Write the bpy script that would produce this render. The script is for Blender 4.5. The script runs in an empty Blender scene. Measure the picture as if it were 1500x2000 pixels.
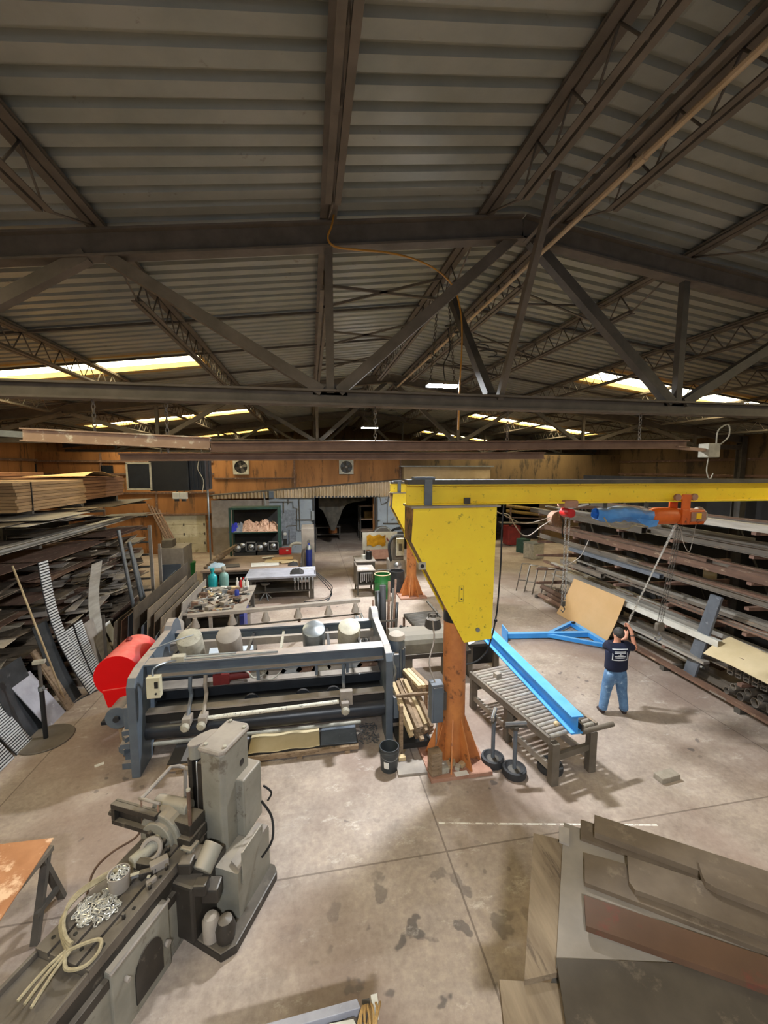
import bpy, bmesh, math, random
from mathutils import Vector, Matrix
R=math.radians; rnd=random.Random(7); PI=math.pi
sc=bpy.context.scene; COL=sc.collection
# ------------------------------------------------------------------ camera numbers
F=805.0; TH=math.atan(85/F); PS=R(10.1556); H=4.86
_cp,_sp,_ct,_st=math.cos(PS),math.sin(PS),math.cos(TH),math.sin(TH)
Rv=Vector((_cp,-_sp,0)); Fv=Vector((_sp*_ct,_cp*_ct,-_st)); Uv=Vector((_sp*_st,_cp*_st,_ct))
def _ray(x,y): return Fv+Rv*((x-750)/F)+Uv*((1000-y)/F)
def PZ(x,y,z=0.0):
    d=_ray(x,y); t=(z-H)/d.z; return Vector((d.x*t,d.y*t,z))
def PY(x,y,Y):
    d=_ray(x,y); t=Y/d.y; return Vector((d.x*t,Y,H+d.z*t))
def PX(x,y,X):
    d=_ray(x,y); t=X/d.x; return Vector((X,d.y*t,H+d.z*t))
# ------------------------------------------------------------------ mesh builder
def V(p): return p if isinstance(p,Vector) else Vector(p)
def frame(d,up=(0,0,1)):
    d=V(d).normalized(); u=V(up)
    if abs(d.dot(u.normalized()))>.999: u=Vector((0,1,0))
    x=d.cross(u).normalized(); y=x.cross(d).normalized(); return x,y,d
class MB:
    def __init__(s): s.v=[]; s.f=[]; s.s=[]
    def add(s,vs,fs,sm=False):
        o=len(s.v); s.v+=[V(p).copy() for p in vs]
        for f in fs: s.f.append([i+o for i in f]); s.s.append(sm)
        return s
    def box(s,c,d,rz=0,M=None):
        c=V(c); R3=M or Matrix.Rotation(rz,3,'Z'); a,b,e=d[0]/2,d[1]/2,d[2]/2
        vs=[c+R3@Vector((x*a,y*b,z*e)) for z in(-1,1) for y in(-1,1) for x in(-1,1)]
        return s.add(vs,[(0,2,3,1),(4,5,7,6),(0,1,5,4),(2,6,7,3),(0,4,6,2),(1,3,7,5)])
    def bx(s,x0,x1,y0,y1,z0,z1): return s.box(((x0+x1)/2,(y0+y1)/2,(z0+z1)/2),(abs(x1-x0),abs(y1-y0),abs(z1-z0)))
    def prof(s,pts,p0,p1,up=(0,0,1),sm=False):
        p0,p1=V(p0),V(p1); x,y,d=frame(p1-p0,up); n=len(pts)
        vs=[p0+x*a+y*b for a,b in pts]+[p1+x*a+y*b for a,b in pts]
        return s.add(vs,[(i,(i+1)%n,n+(i+1)%n,n+i) for i in range(n)],sm).add(vs,[tuple(range(n-1,-1,-1)),tuple(range(n,2*n))])
    def bar(s,p0,p1,w,h,up=(0,0,1)): return s.prof([(-w/2,-h/2),(w/2,-h/2),(w/2,h/2),(-w/2,h/2)],p0,p1,up)
    def ibeam(s,p0,p1,w,h,t=.02,up=(0,0,1)):
        a,b,c=w/2,h/2,t/2
        return s.prof([(-a,-b),(a,-b),(a,-b+t),(c,-b+t),(c,b-t),(a,b-t),(a,b),(-a,b),(-a,b-t),(-c,b-t),(-c,-b+t),(-a,-b+t)],p0,p1,up)
    def chan(s,p0,p1,w,h,t=.01,up=(0,0,1)):   # channel opening to -x
        a,b=w/2,h/2
        return s.prof([(-a,-b),(a,-b),(a,b),(-a,b),(-a,b-t),(a-t,b-t),(a-t,-b+t),(-a,-b+t)],p0,p1,up)
    def angle(s,p0,p1,w,t=.008,up=(0,0,1),m=1):
        return s.prof([(0,0),(m*w,0),(m*w,t),(m*t,t),(m*t,w),(0,w)],p0,p1,up)
    def rtube(s,p0,p1,w,h,t=.006,up=(0,0,1)):   # open rectangular tube
        p0,p1=V(p0),V(p1); x,y,d=frame(p1-p0,up); o=[(-w/2,-h/2),(w/2,-h/2),(w/2,h/2),(-w/2,h/2)]; i=[(-w/2+t,-h/2+t),(w/2-t,-h/2+t),(w/2-t,h/2-t),(-w/2+t,h/2-t)]
        vs=[p+x*a+y*b for p in(p0,p1) for q in(o,i) for a,b in q]; fs=[]
        for k in range(4):
            m=(k+1)%4
            fs+=[(k,m,8+m,8+k),(4+k,12+k,12+m,4+m),(k,4+k,4+m,m),(8+k,8+m,12+m,12+k)]
        return s.add(vs,fs)
    def tube(s,p0,p1,r,n=12,r1=None,cap=True):
        p0,p1=V(p0),V(p1); x,y,d=frame(p1-p0); r1=r if r1 is None else r1; vs=[]
        for p,q in((p0,r),(p1,r1)): vs+=[p+x*math.cos(2*PI*k/n)*q+y*math.sin(2*PI*k/n)*q for k in range(n)]
        s.add(vs,[(k,(k+1)%n,n+(k+1)%n,n+k) for k in range(n)],True)
        if cap: s.add(vs,[tuple(range(n-1,-1,-1)),tuple(range(n,2*n))])
        return s
    def pipe(s,p0,p1,r,t,n=14):      # open pipe with wall
        p0,p1=V(p0),V(p1); x,y,d=frame(p1-p0); vs=[]
        for p in(p0,p1):
            for q in(r,r-t): vs+=[p+x*math.cos(2*PI*k/n)*q+y*math.sin(2*PI*k/n)*q for k in range(n)]
        fs=[];g=[]
        for k in range(n):
            m=(k+1)%n; fs+=[(k,m,2*n+m,2*n+k),(n+k,3*n+k,3*n+m,n+m)]; g+=[(k,n+k,n+m,m),(2*n+k,2*n+m,3*n+m,3*n+k)]
        return s.add(vs,fs,True).add(vs,g)
    def path(s,pts,r,n=6):
        pts=[V(p) for p in pts]; vs=[]; x=None
        for i,p in enumerate(pts):
            d=(pts[min(i+1,len(pts)-1)]-pts[max(i-1,0)]).normalized()
            if x is None: x=frame(d)[0]
            x=(x-d*x.dot(d)).normalized(); y=d.cross(x)
            vs+=[p+x*math.cos(2*PI*k/n)*r+y*math.sin(2*PI*k/n)*r for k in range(n)]
        fs=[(i*n+k,i*n+(k+1)%n,(i+1)*n+(k+1)%n,(i+1)*n+k) for i in range(len(pts)-1) for k in range(n)]
        L=(len(pts)-1)*n
        return s.add(vs,fs,True).add(vs,[tuple(range(n-1,-1,-1)),tuple(range(L,L+n))])
    def lathe(s,pr,c=(0,0,0),n=20,M=None,sm=True):
        c=V(c); M=M or Matrix.Identity(3); vs=[]
        for r,z in pr: vs+=[c+M@Vector((r*math.cos(2*PI*k/n),r*math.sin(2*PI*k/n),z)) for k in range(n)]
        fs=[(i*n+k,i*n+(k+1)%n,(i+1)*n+(k+1)%n,(i+1)*n+k) for i in range(len(pr)-1) for k in range(n)]
        L=(len(pr)-1)*n
        s.add(vs,fs,sm)
        if pr[0][0]>1e-4: s.add(vs,[tuple(range(n-1,-1,-1))])
        if pr[-1][0]>1e-4: s.add(vs,[tuple(range(L,L+n))])
        return s
    def prism(s,poly,off):          # 3-D polygon extruded by vector off
        poly=[V(p) for p in poly]; off=V(off); n=len(poly); vs=poly+[p+off for p in poly]
        return s.add(vs,[tuple(range(n-1,-1,-1)),tuple(range(n,2*n))]+[(i,(i+1)%n,n+(i+1)%n,n+i) for i in range(n)])
    def grid(s,rows,t,sm=True):     # thick sheet from rows of points (list of lists), thickness vector t
        m=len(rows); n=len(rows[0]); t=V(t); top=[V(p) for r in rows for p in r]; vs=top+[p+t for p in top]; N=m*n; fs=[]; ed=[]
        for i in range(m-1):
            for j in range(n-1):
                a=i*n+j; fs+=[(a,a+1,a+n+1,a+n),(N+a,N+a+n,N+a+n+1,N+a+1)]
        for i in range(m-1):
            for j in(0,n-1): a=i*n+j; ed.append((a,a+n,N+a+n,N+a))
        for j in range(n-1):
            for i in(0,m-1): a=i*n+j; ed.append((a,a+1,N+a+1,N+a))
        return s.add(vs,fs,sm).add(vs,ed)
    def ball(s,c,r,n=10,sq=(1,1,1)):
        c=V(c); pr=[(max(1e-5,r*math.sin(PI*i/n)),-r*math.cos(PI*i/n)) for i in range(n+1)]
        return s.lathe(pr,c,max(8,int(n*1.4)),Matrix.Diagonal(sq))
    def torus(s,c,R0,r,M=None,n=16,m=6):
        c=V(c); M=M or Matrix.Identity(3); vs=[c+M@Vector(((R0+r*math.cos(2*PI*j/m))*math.cos(2*PI*i/n),(R0+r*math.cos(2*PI*j/m))*math.sin(2*PI*i/n),r*math.sin(2*PI*j/m))) for i in range(n) for j in range(m)]
        return s.add(vs,[(i*m+j,((i+1)%n)*m+j,((i+1)%n)*m+(j+1)%m,i*m+(j+1)%m) for i in range(n) for j in range(m)],True)
    def chain(s,p0,p1,L=.06,w=.04,r=.007):    # chain of oval links
        p0,p1=V(p0),V(p1); x,y,d=frame(p1-p0); k=max(1,int((p1-p0).length/(L*.8)))
        for i in range(k):
            c=p0+(p1-p0)*((i+.5)/k); q=x if i%2 else y
            pts=[c+d*(L/2*math.sin(a))+q*(w/2*math.cos(a)) for a in [2*PI*j/8 for j in range(9)]]
            s.path(pts,r,4)
        return s
    def build(s,name,m,parent=None,bev=0,label=None,sub=0):
        if parent is not None:
            inv=wmat(parent).inverted(); vs=[inv@p for p in s.v]; org=None
        else:
            xs=[p.x for p in s.v]; ys=[p.y for p in s.v]; org=Vector(((min(xs)+max(xs))/2,(min(ys)+max(ys))/2,min(p.z for p in s.v))); vs=[p-org for p in s.v]
        me=bpy.data.meshes.new(name); me.from_pydata([tuple(p) for p in vs],[],s.f)
        bm=bmesh.new(); bm.from_mesh(me)
        for f,q in zip(bm.faces,s.s): f.smooth=q
        if len(s.v)<60000:
            bmesh.ops.remove_doubles(bm,verts=bm.verts,dist=1e-5); bmesh.ops.recalc_face_normals(bm,faces=bm.faces)
        for e in bm.edges:
            if len(e.link_faces)==2 and e.calc_face_angle(0)>.7: e.smooth=False
        bm.to_mesh(me); bm.free(); me.materials.append(m)
        o=bpy.data.objects.new(name,me); COL.objects.link(o)
        if org is not None: o.location=org
        if parent is not None: o.parent=parent
        if bev:
            b=o.modifiers.new('Bevel','BEVEL'); b.width=bev; b.segments=2; b.limit_method='ANGLE'; b.angle_limit=R(40)
        if label: o['label']=label
        return o
def wmat(o):
    m=o.matrix_basis.copy()
    while o.parent: o=o.parent; m=o.matrix_basis@m
    return m
def tag(o,label,cat,group=None):
    o['label']=label; o['category']=cat
    if group: o['group']=group
    return o
def thing(name,label,cat,loc=(0,0,0),rz=0,group=None):
    o=bpy.data.objects.new(name,None); COL.objects.link(o); o.location=loc; o.rotation_euler=(0,0,rz); o.empty_display_size=.1
    return tag(o,label,cat,group)
def struct(name,mb,m,parent=None,bev=0):
    o=mb.build(name,m,parent,bev); o['kind']='structure'; return o
def dup(root,loc,rz=None,label=None):
    r=root.copy(); COL.objects.link(r); r.location=loc
    if rz is not None: r.rotation_euler=(0,0,rz)
    if label: r['label']=label
    for ch in list(root.children):
        c=ch.copy(); COL.objects.link(c); c.parent=r
        for g in list(ch.children):
            d=g.copy(); COL.objects.link(d); d.parent=c
    return r
ORD=['first','second','third','fourth','fifth','sixth','seventh','eighth','ninth','tenth','eleventh','twelfth','thirteenth','fourteenth']
# ------------------------------------------------------------------ materials
def lin(hx):
    out=[]
    for i in(0,2,4):
        c=int(hx[i:i+2],16)/255; out.append(c/12.92 if c<=.04045 else ((c+.055)/1.055)**2.4)
    return tuple(out)+(1,)
def newmat(name):
    m=bpy.data.materials.new(name); m.use_nodes=True; nt=m.node_tree; nt.nodes.clear()
    o=nt.nodes.new('ShaderNodeOutputMaterial'); b=nt.nodes.new('ShaderNodeBsdfPrincipled'); nt.links.new(b.outputs[0],o.inputs[0]); return m,nt,b
def N(nt,t,**k):
    n=nt.nodes.new('ShaderNode'+t)
    for a,v in k.items(): setattr(n,a,v)
    return n
def mixc(nt,fac,a,b,mode='MIX'):
    n=N(nt,'Mix',data_type='RGBA',blend_type=mode)
    for i,v in((0,fac),(6,a),(7,b)):
        if hasattr(v,'is_output'): nt.links.new(v,n.inputs[i])
        else: n.inputs[i].default_value=v
    return n.outputs[2]
def noise(nt,vec,scale,detail=5,rough=.6):
    n=N(nt,'TexNoise'); n.inputs['Scale'].default_value=scale; n.inputs['Detail'].default_value=detail; n.inputs['Roughness'].default_value=rough
    nt.links.new(vec,n.inputs['Vector']); return n.outputs['Fac']
def ramp(nt,fac,stops):
    r=N(nt,'ValToRGB'); nt.links.new(fac,r.inputs[0]); el=r.color_ramp.elements
    while len(el)<len(stops): el.new(.5)
    for e,(p,c) in zip(el,stops): e.position=p; e.color=c if len(c)==4 else tuple(c)+(1,)
    return r.outputs[0]
BW=lambda v:(v,v,v,1)
def mat(name,c1,c2=None,sc=4,rough=.6,metal=0,bump=0,c3=None,t3=.62,sc3=9,stretch=None,var=0,spec=None,dust_or_lit=None):
    m,nt,b=newmat(name); tc=N(nt,'TexCoord'); vec=tc.outputs['Object']
    if var:   # shift the pattern from object to object
        oi=N(nt,'ObjectInfo'); ad=N(nt,'VectorMath',operation='ADD'); mu=N(nt,'Math',operation='MULTIPLY'); mu.inputs[1].default_value=37
        nt.links.new(oi.outputs['Random'],mu.inputs[0]); nt.links.new(vec,ad.inputs[0]); nt.links.new(mu.outputs[0],ad.inputs[1]); vec=ad.outputs[0]
    if stretch:
        mp=N(nt,'Mapping'); mp.inputs['Scale'].default_value=stretch; nt.links.new(vec,mp.inputs[0]); vec=mp.outputs[0]
    col=lin(c1)
    f=noise(nt,vec,sc,7,.62)
    if c2: col=ramp(nt,f,[(.36,lin(c1)),(.64,lin(c2))])
    if c3:
        g=noise(nt,vec,sc3,8,.7); k=ramp(nt,g,[(t3-.03,BW(0)),(t3+.05,BW(1))]); col=mixc(nt,k,col,lin(c3))
    if var:
        mr=N(nt,'MapRange'); mr.inputs[3].default_value=1-var; mr.inputs[4].default_value=1+var; nt.links.new(oi.outputs['Random'],mr.inputs[0])
        hs=N(nt,'HueSaturation'); nt.links.new(mr.outputs[0],hs.inputs['Value'])
        if hasattr(col,'is_output'): nt.links.new(col,hs.inputs['Color'])
        else: hs.inputs['Color'].default_value=col
        col=hs.outputs[0]
    if dust_or_lit:   # faces that point up: dusty on machines, painted light on the red drum
        ge=N(nt,'NewGeometry'); se=N(nt,'SeparateXYZ'); nt.links.new(ge.outputs['Normal'],se.inputs[0])
        dn=mixc(nt,1,ramp(nt,se.outputs[2],[(.55,BW(0)),(.95,BW(dust_or_lit[1]))]),ramp(nt,noise(nt,tc.outputs['Object'],3,6),[(.3,BW(.45)),(.6,BW(1))]),'MULTIPLY'); col=mixc(nt,dn,col,lin(dust_or_lit[0]))
    if hasattr(col,'is_output'): nt.links.new(col,b.inputs['Base Color'])
    else: b.inputs['Base Color'].default_value=col
    b.inputs['Roughness'].default_value=rough; b.inputs['Metallic'].default_value=metal
    if spec is not None: b.inputs['Specular IOR Level'].default_value=spec
    if bump:
        bp=N(nt,'Bump'); bp.inputs['Strength'].default_value=bump; bp.inputs['Distance'].default_value=.02
        nt.links.new(noise(nt,vec,sc*6,6),bp.inputs['Height']); nt.links.new(bp.outputs[0],b.inputs['Normal'])
    return m
def emis(name,c,st):
    m,nt,b=newmat(name); b.inputs['Base Color'].default_value=lin(c); b.inputs['Emission Color'].default_value=lin(c); b.inputs['Emission Strength'].default_value=st; return m
m_deck=mat('deck_metal','93958b','a3a398',1.2,.45,.2,c3='7a7464',t3=.66,sc3=3)
m_truss=mat('dusty_brown_steel','5e564a','70665a',3,.7)
m_trussd=mat('dark_steel','45413b','5a534a',3,.65)
m_rusty=mat('rust_tan_steel','b0917a','c2a48c',3,.75,c3='e6dcc6',t3=.68,sc3=5)
m_orwall=mat('orange_wall_panel','a87240','8a5c30',.5,.75,stretch=(2.2,2.2,.35),c3='644628',t3=.57,sc3=1.1)
m_orwall2=mat('brown_wall_panel','715a3a','58452c',.5,.8,stretch=(1.6,1.6,.5),c3='3a2e1e',t3=.57,sc3=1)
m_tanpanel=mat('tan_panel','b09a78','9c8664',1,.7)
m_greywall=mat('grey_painted_wall','9aa2a8','888f95',.8,.65,c3='68665f',t3=.64,sc3=3)
m_corrug=mat('beige_corrugated','c4ae90','a9926f',1,.6)
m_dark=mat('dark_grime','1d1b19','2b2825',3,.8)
m_black=mat('black_steel','131314','1e1e1e',4,.45)
m_conc=mat('concrete_block','a69c8c','8d8374',6,.9,bump=.3)
m_white=mat('white_paint','d8d6cd','c3bfb2',3,.5)
m_sect=mat('offwhite_door','cfc8ae','b9b092',1.4,.6,c3='96896a',t3=.60,sc3=2.5)
m_fab=mat('canvas_curtain','57534a','44413b',3,.9)
m_yellow=mat('yellow_paint','fadc3a','f5d238',2,.35,c3='9c8834',t3=.63,sc3=11,spec=.4)
m_yelldk=mat('ochre_paint_shade','866414','5e4614',2,.6,c3='2e2414',t3=.6,sc3=4)
m_orange=mat('orange_paint','cc8448','b06c3c',3,.5,c3='75492e',t3=.60,sc3=4)
m_orrust=mat('orange_rusty','b08670','9a705c',4,.7,c3='6a4636',t3=.62,sc3=5)
m_hoist=mat('orange_hoist','dd6a22','c4571c',3,.45,c3='4a2c1c',t3=.62,sc3=4)
m_red=mat('red_paint','f0060c','f40810',2,.5,spec=.3,dust_or_lit=('ee8c80',.9))  # pink lit top of the drum painted onto faces that point up
m_redd=mat('dull_red','8c2a26','702522',3,.6)
m_blue=mat('light_blue_paint','3f9ae6','368ddb',2,.35,dust_or_lit=('7fc4ec',.5))  # faces that point up are mixed toward a paler blue
m_bluet=mat('blue_tarp','4d92d8','3b7cc4',4,.5,c3='a9bccc',t3=.66,sc3=6,dust_or_lit=('8a8276',.8))
m_grey=mat('machine_grey','5f6973','545d68',3,.42,c3='8e867a',t3=.74,sc3=3,dust_or_lit=('b9a89a',.8))
m_greydk=mat('machine_dark','2a2e34','202328',3,.35,dust_or_lit=('80766c',.3))
m_dust=mat('dusty_grey','a0968a','8a8178',3,.7)
m_dustl=mat('dusty_pale','b9b3a2','9f9a8b',6,.6,c3='7a7566',t3=.62,sc3=8)
m_galv=mat('galvanised','a4a9ac','8e9498',4,.35,.7)
m_steel=mat('bright_steel','b9babb','9c9da0',6,.3,.85)
m_mill=mat('mill_grey_green','8c887c','7a766a',2.5,.55,c3='655c50',t3=.62,sc3=4,dust_or_lit=('aa9b88',.7))
m_milld=mat('mill_oily','342f29','27231f',4,.45,c3='5d554b',t3=.62,sc3=7,dust_or_lit=('857a6c',.55))
m_bed=mat('mill_table','6f675d','5d554c',5,.45,.3)
m_wood=mat('rough_timber','7d6850','99836a',3,.85,c3='5b4a38',t3=.58,sc3=5,stretch=(1.5,1.5,6),var=.25)
m_woody=mat('yellow_pine','d2bd94','b89f78',3,.8,var=.2)
m_ply=mat('board_stack','a98a64','937553',3,.85,c3='5f472f',t3=.6,sc3=5,stretch=(.4,.4,7),var=.2)
m_ply2=mat('board_stack_brown','916746','7b5538',3,.85,c3='50351f',t3=.6,sc3=5,stretch=(.4,.4,7),var=.15)
m_rustsheet=mat('rust_sheet','b58058','a06c46',2.5,.75,c3='dcb694',t3=.55,sc3=3)
m_plate=mat('dusty_plate','6f604f','5f5142',3,.6,c3='7d6e5c',t3=.62,sc3=4,var=.1)
m_plate2=mat('brown_plate','5f4533','523b2b',2,.6,c3='6c3329',t3=.62,sc3=1.2)
m_stock=mat('steel_stock','7d756a','675f56',4,.5,.25,c3='94826f',t3=.6,sc3=5,stretch=(2,.3,2),var=.35)
m_stockl=mat('light_stock','b5b0a6','979085',4,.45,.25,stretch=(2,.3,2),var=.22)
m_rust=mat('rusty_stock','735746','5d4638',4,.75,c3='9a846e',t3=.6,sc3=6,stretch=(2,.5,2),var=.3)
m_sheet=mat('sheet_metal','796c5c','5f5447',3,.5,.2,c3='9a8a76',t3=.62,sc3=3,var=.5)
m_card=mat('cardboard','d3ad7c','cca673',1.5,.85,c3='a98a5e',t3=.72,sc3=2)
m_cardl=mat('pale_cardboard','dcc9a2','d0bc92',2,.85)
m_slate=mat('slate_grey','6a7078','585e66',3,.6,c3='858b92',t3=.64,sc3=6)
m_rubber=mat('rubber','2a2a2c','38383a',4,.7)
m_pail=mat('dark_pail','3d4143','303436',5,.5)
m_green=mat('green_paint','2c7a3c','236a32',4,.4,c3='1c4a26',t3=.64,sc3=6)
m_greend=mat('green_rack','1f3a30','2a4a3e',4,.5)
m_teal=mat('teal_paint','1f9aa0','28a8ac',4,.35)
m_tealp=mat('pale_teal','6f9a92','86aaa0',5,.45)
m_royal=mat('royal_blue','2c3f9c','23347f',5,.45)
m_rag=mat('rags','dcb69a','b58a70',9,.9,c3='7a5a48',t3=.56,sc3=12)
m_ragb=mat('blue_rag','3038b0','23288a',6,.9)
m_ragg=mat('grey_rag','8a8f96','6d7278',6,.9)
m_skin=mat('skin','c98e72','bd8066',6,.55)
m_shirt=mat('navy_shirt','141b38','10162e',8,.85)
m_jean=mat('denim','6a8fb6','4d6e94',6,.85,c3='9ab6d0',t3=.60,sc3=7)
m_hair=mat('dark_hair','2a2624','46423e',30,.7)
m_shoe=mat('brown_shoe','3d2a26','2e2020',5,.6)
m_print=mat('shirt_print','dfe4ea',None,5,.7)
m_cable=mat('yellow_cable','c08a30','a87426',5,.5)
m_rope=mat('tan_rope','a3977a','8a7e62',20,.85)
m_ropey=mat('ochre_rope','b8935a','9a7a48',20,.8)
m_yelltag=mat('yellow_tag','f0c010',None,4,.5)
m_redsm=mat('bright_red','c81c1c','b01818',4,.4)
m_paper=mat('white_paper','e4e2dc','d4d2ca',5,.8)
m_tableblu=mat('table_bluegrey','aaaab2','92929a',3,.5,c3='c8c8ce',t3=.63,sc3=6)
m_tabletop=mat('table_brown','a08a78','8d7866',2,.6)
m_chainm=mat('chain_silver','d2cfc6','b4b0a8',6,.3,.45)
m_sky=emis('lit_skylight','fff0c4',10)
m_led=emis('led_panel','f4f8ff',60)
m_lamp2=emis('small_lamp','fff6e6',12)
m_glassdk=mat('louvre_dark','14171a','20242a',4,.35)
m_sheetl=mat('scrap_pale','c2b5a0','a39580',4,.55,.1,var=.3)
m_old=mat('old_machine','6f6a5e','5c574c',3,.6,c3='4d463c',t3=.62,sc3=4,dust_or_lit=('867c6e',.6))
m_slat=mat('bright_slat','dcdddc','c4c6c6',4,.4,.2)
m_slatd=mat('slat_backing','1c1c1e','242426',4,.5)
m_dsheet=mat('dark_sheet','474a4d','35383a',3,.35,.3,c3='6a6c6e',t3=.64,sc3=5)
m_oldplank=mat('old_plank','8a7860','6f5e49',2,.85,stretch=(5,.7,5),c3='544636',t3=.60,sc3=1.6)
m_hang=mat('hung_beam_brown','8a6c58','765a48',3,.75)
m_sideor=mat('stained_orange_side','9a7040','6a4c2a',3,.6,c3='2c261e',t3=.5,sc3=3)
m_plated=mat('dark_plate','4f463a','41392f',2.5,.6,c3='675b4b',t3=.62,sc3=3)
m_platep=mat('pale_plate','8b8174','7d7366',2.5,.65)
m_kerb=mat('skylight_kerb','c09a52','a88242',3,.7)
m_peel=mat('peeling_tan_beam','b0927a','c2a48c',2,.75,c3='ece4d0',t3=.58,sc3=4)
EXPO=0.6
# ================================================================== SETTING
XL,XR,YB,YF,XRI=-14.36,20.85,38.0,-8.0,3.245
def zr(X,b=0.0): return 8.74-.128*abs(X-XRI)+b      # underside of the deck
# floor
def floor_mat():
    m,nt,b=newmat('concrete_floor'); tc=N(nt,'TexCoord'); vec=tc.outputs['Object']
    sep=N(nt,'SeparateXYZ'); nt.links.new(vec,sep.inputs[0])
    n1=noise(nt,vec,.22,8,.65); col=ramp(nt,n1,[(.30,lin('8f7d74')),(.48,lin('ab9a8d')),(.66,lin('c6b8ab'))])
    n2=noise(nt,vec,1.3,9,.72); col=mixc(nt,.72,col,ramp(nt,n2,[(.3,lin('7a6c64')),(.55,lin('b2a194')),(.72,lin('d2c5b8'))]))
    n3=noise(nt,vec,14,6,.7); col=mixc(nt,.3,col,ramp(nt,n3,[(.3,lin('6d6056')),(.7,lin('cbbca6'))]))
    # reddish grime in big soft patches
    n4=noise(nt,vec,.45,4,.5); col=mixc(nt,ramp(nt,n4,[(.47,BW(0)),(.62,BW(.55))]),col,lin('80675a'))
    # dark oil drips
    vo=N(nt,'TexVoronoi',voronoi_dimensions='2D'); vo.inputs['Scale'].default_value=3.2
    wv=N(nt,'VectorMath',operation='ADD'); nz=N(nt,'TexNoise'); nz.inputs['Scale'].default_value=5; nt.links.new(vec,nz.inputs['Vector'])
    sc_=N(nt,'VectorMath',operation='SCALE'); sc_.inputs['Scale'].default_value=.16; nt.links.new(nz.outputs['Color'],sc_.inputs[0]); nt.links.new(vec,wv.inputs[0]); nt.links.new(sc_.outputs[0],wv.inputs[1]); nt.links.new(wv.outputs[0],vo.inputs['Vector'])
    rnd_=N(nt,'SeparateColor'); nt.links.new(vo.outputs['Color'],rnd_.inputs[0])
    rr=N(nt,'Math',operation='MULTIPLY'); rr.inputs[1].default_value=.17; nt.links.new(rnd_.outputs[0],rr.inputs[0])
    lt=N(nt,'Math',operation='SUBTRACT'); nt.links.new(rr.outputs[0],lt.inputs[0]); nt.links.new(vo.outputs['Distance'],lt.inputs[1])
    spot=ramp(nt,lt.outputs[0],[(0.0,BW(0)),(.05,BW(1))])
    msk=ramp(nt,noise(nt,vec,.55,3,.5),[(.53,BW(0)),(.63,BW(1))])
    sm=mixc(nt,1,spot,msk,'MULTIPLY'); sm=mixc(nt,1,sm,BW(.6),'MULTIPLY'); col=mixc(nt,sm,col,lin('4a4648'))
    # a patch of oily splotches in front of the near crane
    dd=N(nt,'VectorMath',operation='DISTANCE'); dd.inputs[1].default_value=(1.1,3.5,0); nt.links.new(vec,dd.inputs[0])
    mr=N(nt,'MapRange'); mr.inputs[1].default_value=1.7; mr.inputs[2].default_value=.3; nt.links.new(dd.outputs['Value'],mr.inputs[0])
    sp2=ramp(nt,noise(nt,vec,3.4,3,.45),[(.60,BW(0)),(.635,BW(.75))]); col=mixc(nt,mixc(nt,1,sp2,mr.outputs[0],'MULTIPLY'),col,lin('55504f'))
    # pale chalky scuffs
    mp=N(nt,'Mapping'); mp.inputs['Scale'].default_value=(.9,1.7,1); mp.inputs['Rotation'].default_value=(0,0,-.35); nt.links.new(vec,mp.inputs[0])
    sc1=ramp(nt,noise(nt,mp.outputs[0],1.7,12,.83),[(.56,BW(0)),(.66,BW(.8))]); mk=ramp(nt,noise(nt,vec,.26,3),[(.42,BW(0)),(.58,BW(1))])
    col=mixc(nt,mixc(nt,1,sc1,mk,'MULTIPLY'),col,lin('e2dace'))
    # broken white paint line in front of the crane
    wl=N(nt,'Math',operation='ADD'); wn=N(nt,'Math',operation='MULTIPLY'); wn.inputs[1].default_value=.19; nt.links.new(sep.outputs[0],wn.inputs[0]); nt.links.new(sep.outputs[1],wl.inputs[0]); nt.links.new(wn.outputs[0],wl.inputs[1])
    ws=N(nt,'Math',operation='SUBTRACT'); ws.inputs[1].default_value=5.30; nt.links.new(wl.outputs[0],ws.inputs[0]); wa=N(nt,'Math',operation='ABSOLUTE'); nt.links.new(ws.outputs[0],wa.inputs[0]); wm=N(nt,'Math',operation='LESS_THAN'); wm.inputs[1].default_value=.014; nt.links.new(wa.outputs[0],wm.inputs[0])
    wx=N(nt,'Math',operation='GREATER_THAN'); wx.inputs[1].default_value=1.66; nt.links.new(sep.outputs[0],wx.inputs[0]); wx2=N(nt,'Math',operation='LESS_THAN'); wx2.inputs[1].default_value=4.6; nt.links.new(sep.outputs[0],wx2.inputs[0])
    wf=mixc(nt,1,mixc(nt,1,wm.outputs[0],wx.outputs[0],'MULTIPLY'),wx2.outputs[0],'MULTIPLY'); wf=mixc(nt,1,wf,ramp(nt,noise(nt,vec,9,6,.7),[(.42,BW(.1)),(.5,BW(.9))]),'MULTIPLY'); col=mixc(nt,wf,col,lin('f0ece2'))
    # saw-cut joints
    def line(out,pos,w):
        s=N(nt,'Math',operation='SUBTRACT'); s.inputs[1].default_value=pos; nt.links.new(out,s.inputs[0])
        a=N(nt,'Math',operation='ABSOLUTE'); nt.links.new(s.outputs[0],a.inputs[0])
        l=N(nt,'Math',operation='LESS_THAN'); l.inputs[1].default_value=w; nt.links.new(a.outputs[0],l.inputs[0]); return l.outputs[0]
    ls=[line(sep.outputs[0],p,.011) for p in(-4.5,1.63,7.7)]+[line(sep.outputs[1],p,.011) for p in(-1.5,4.56,10.6,16.7,22.8)]
    acc=ls[0]
    for l in ls[1:]:
        mx=N(nt,'Math',operation='MAXIMUM'); nt.links.new(acc,mx.inputs[0]); nt.links.new(l,mx.inputs[1]); acc=mx.outputs[0]
    f=N(nt,'Math',operation='MULTIPLY'); f.inputs[1].default_value=.62; nt.links.new(acc,f.inputs[0]); col=mixc(nt,f.outputs[0],col,lin('5d5046'))
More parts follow.
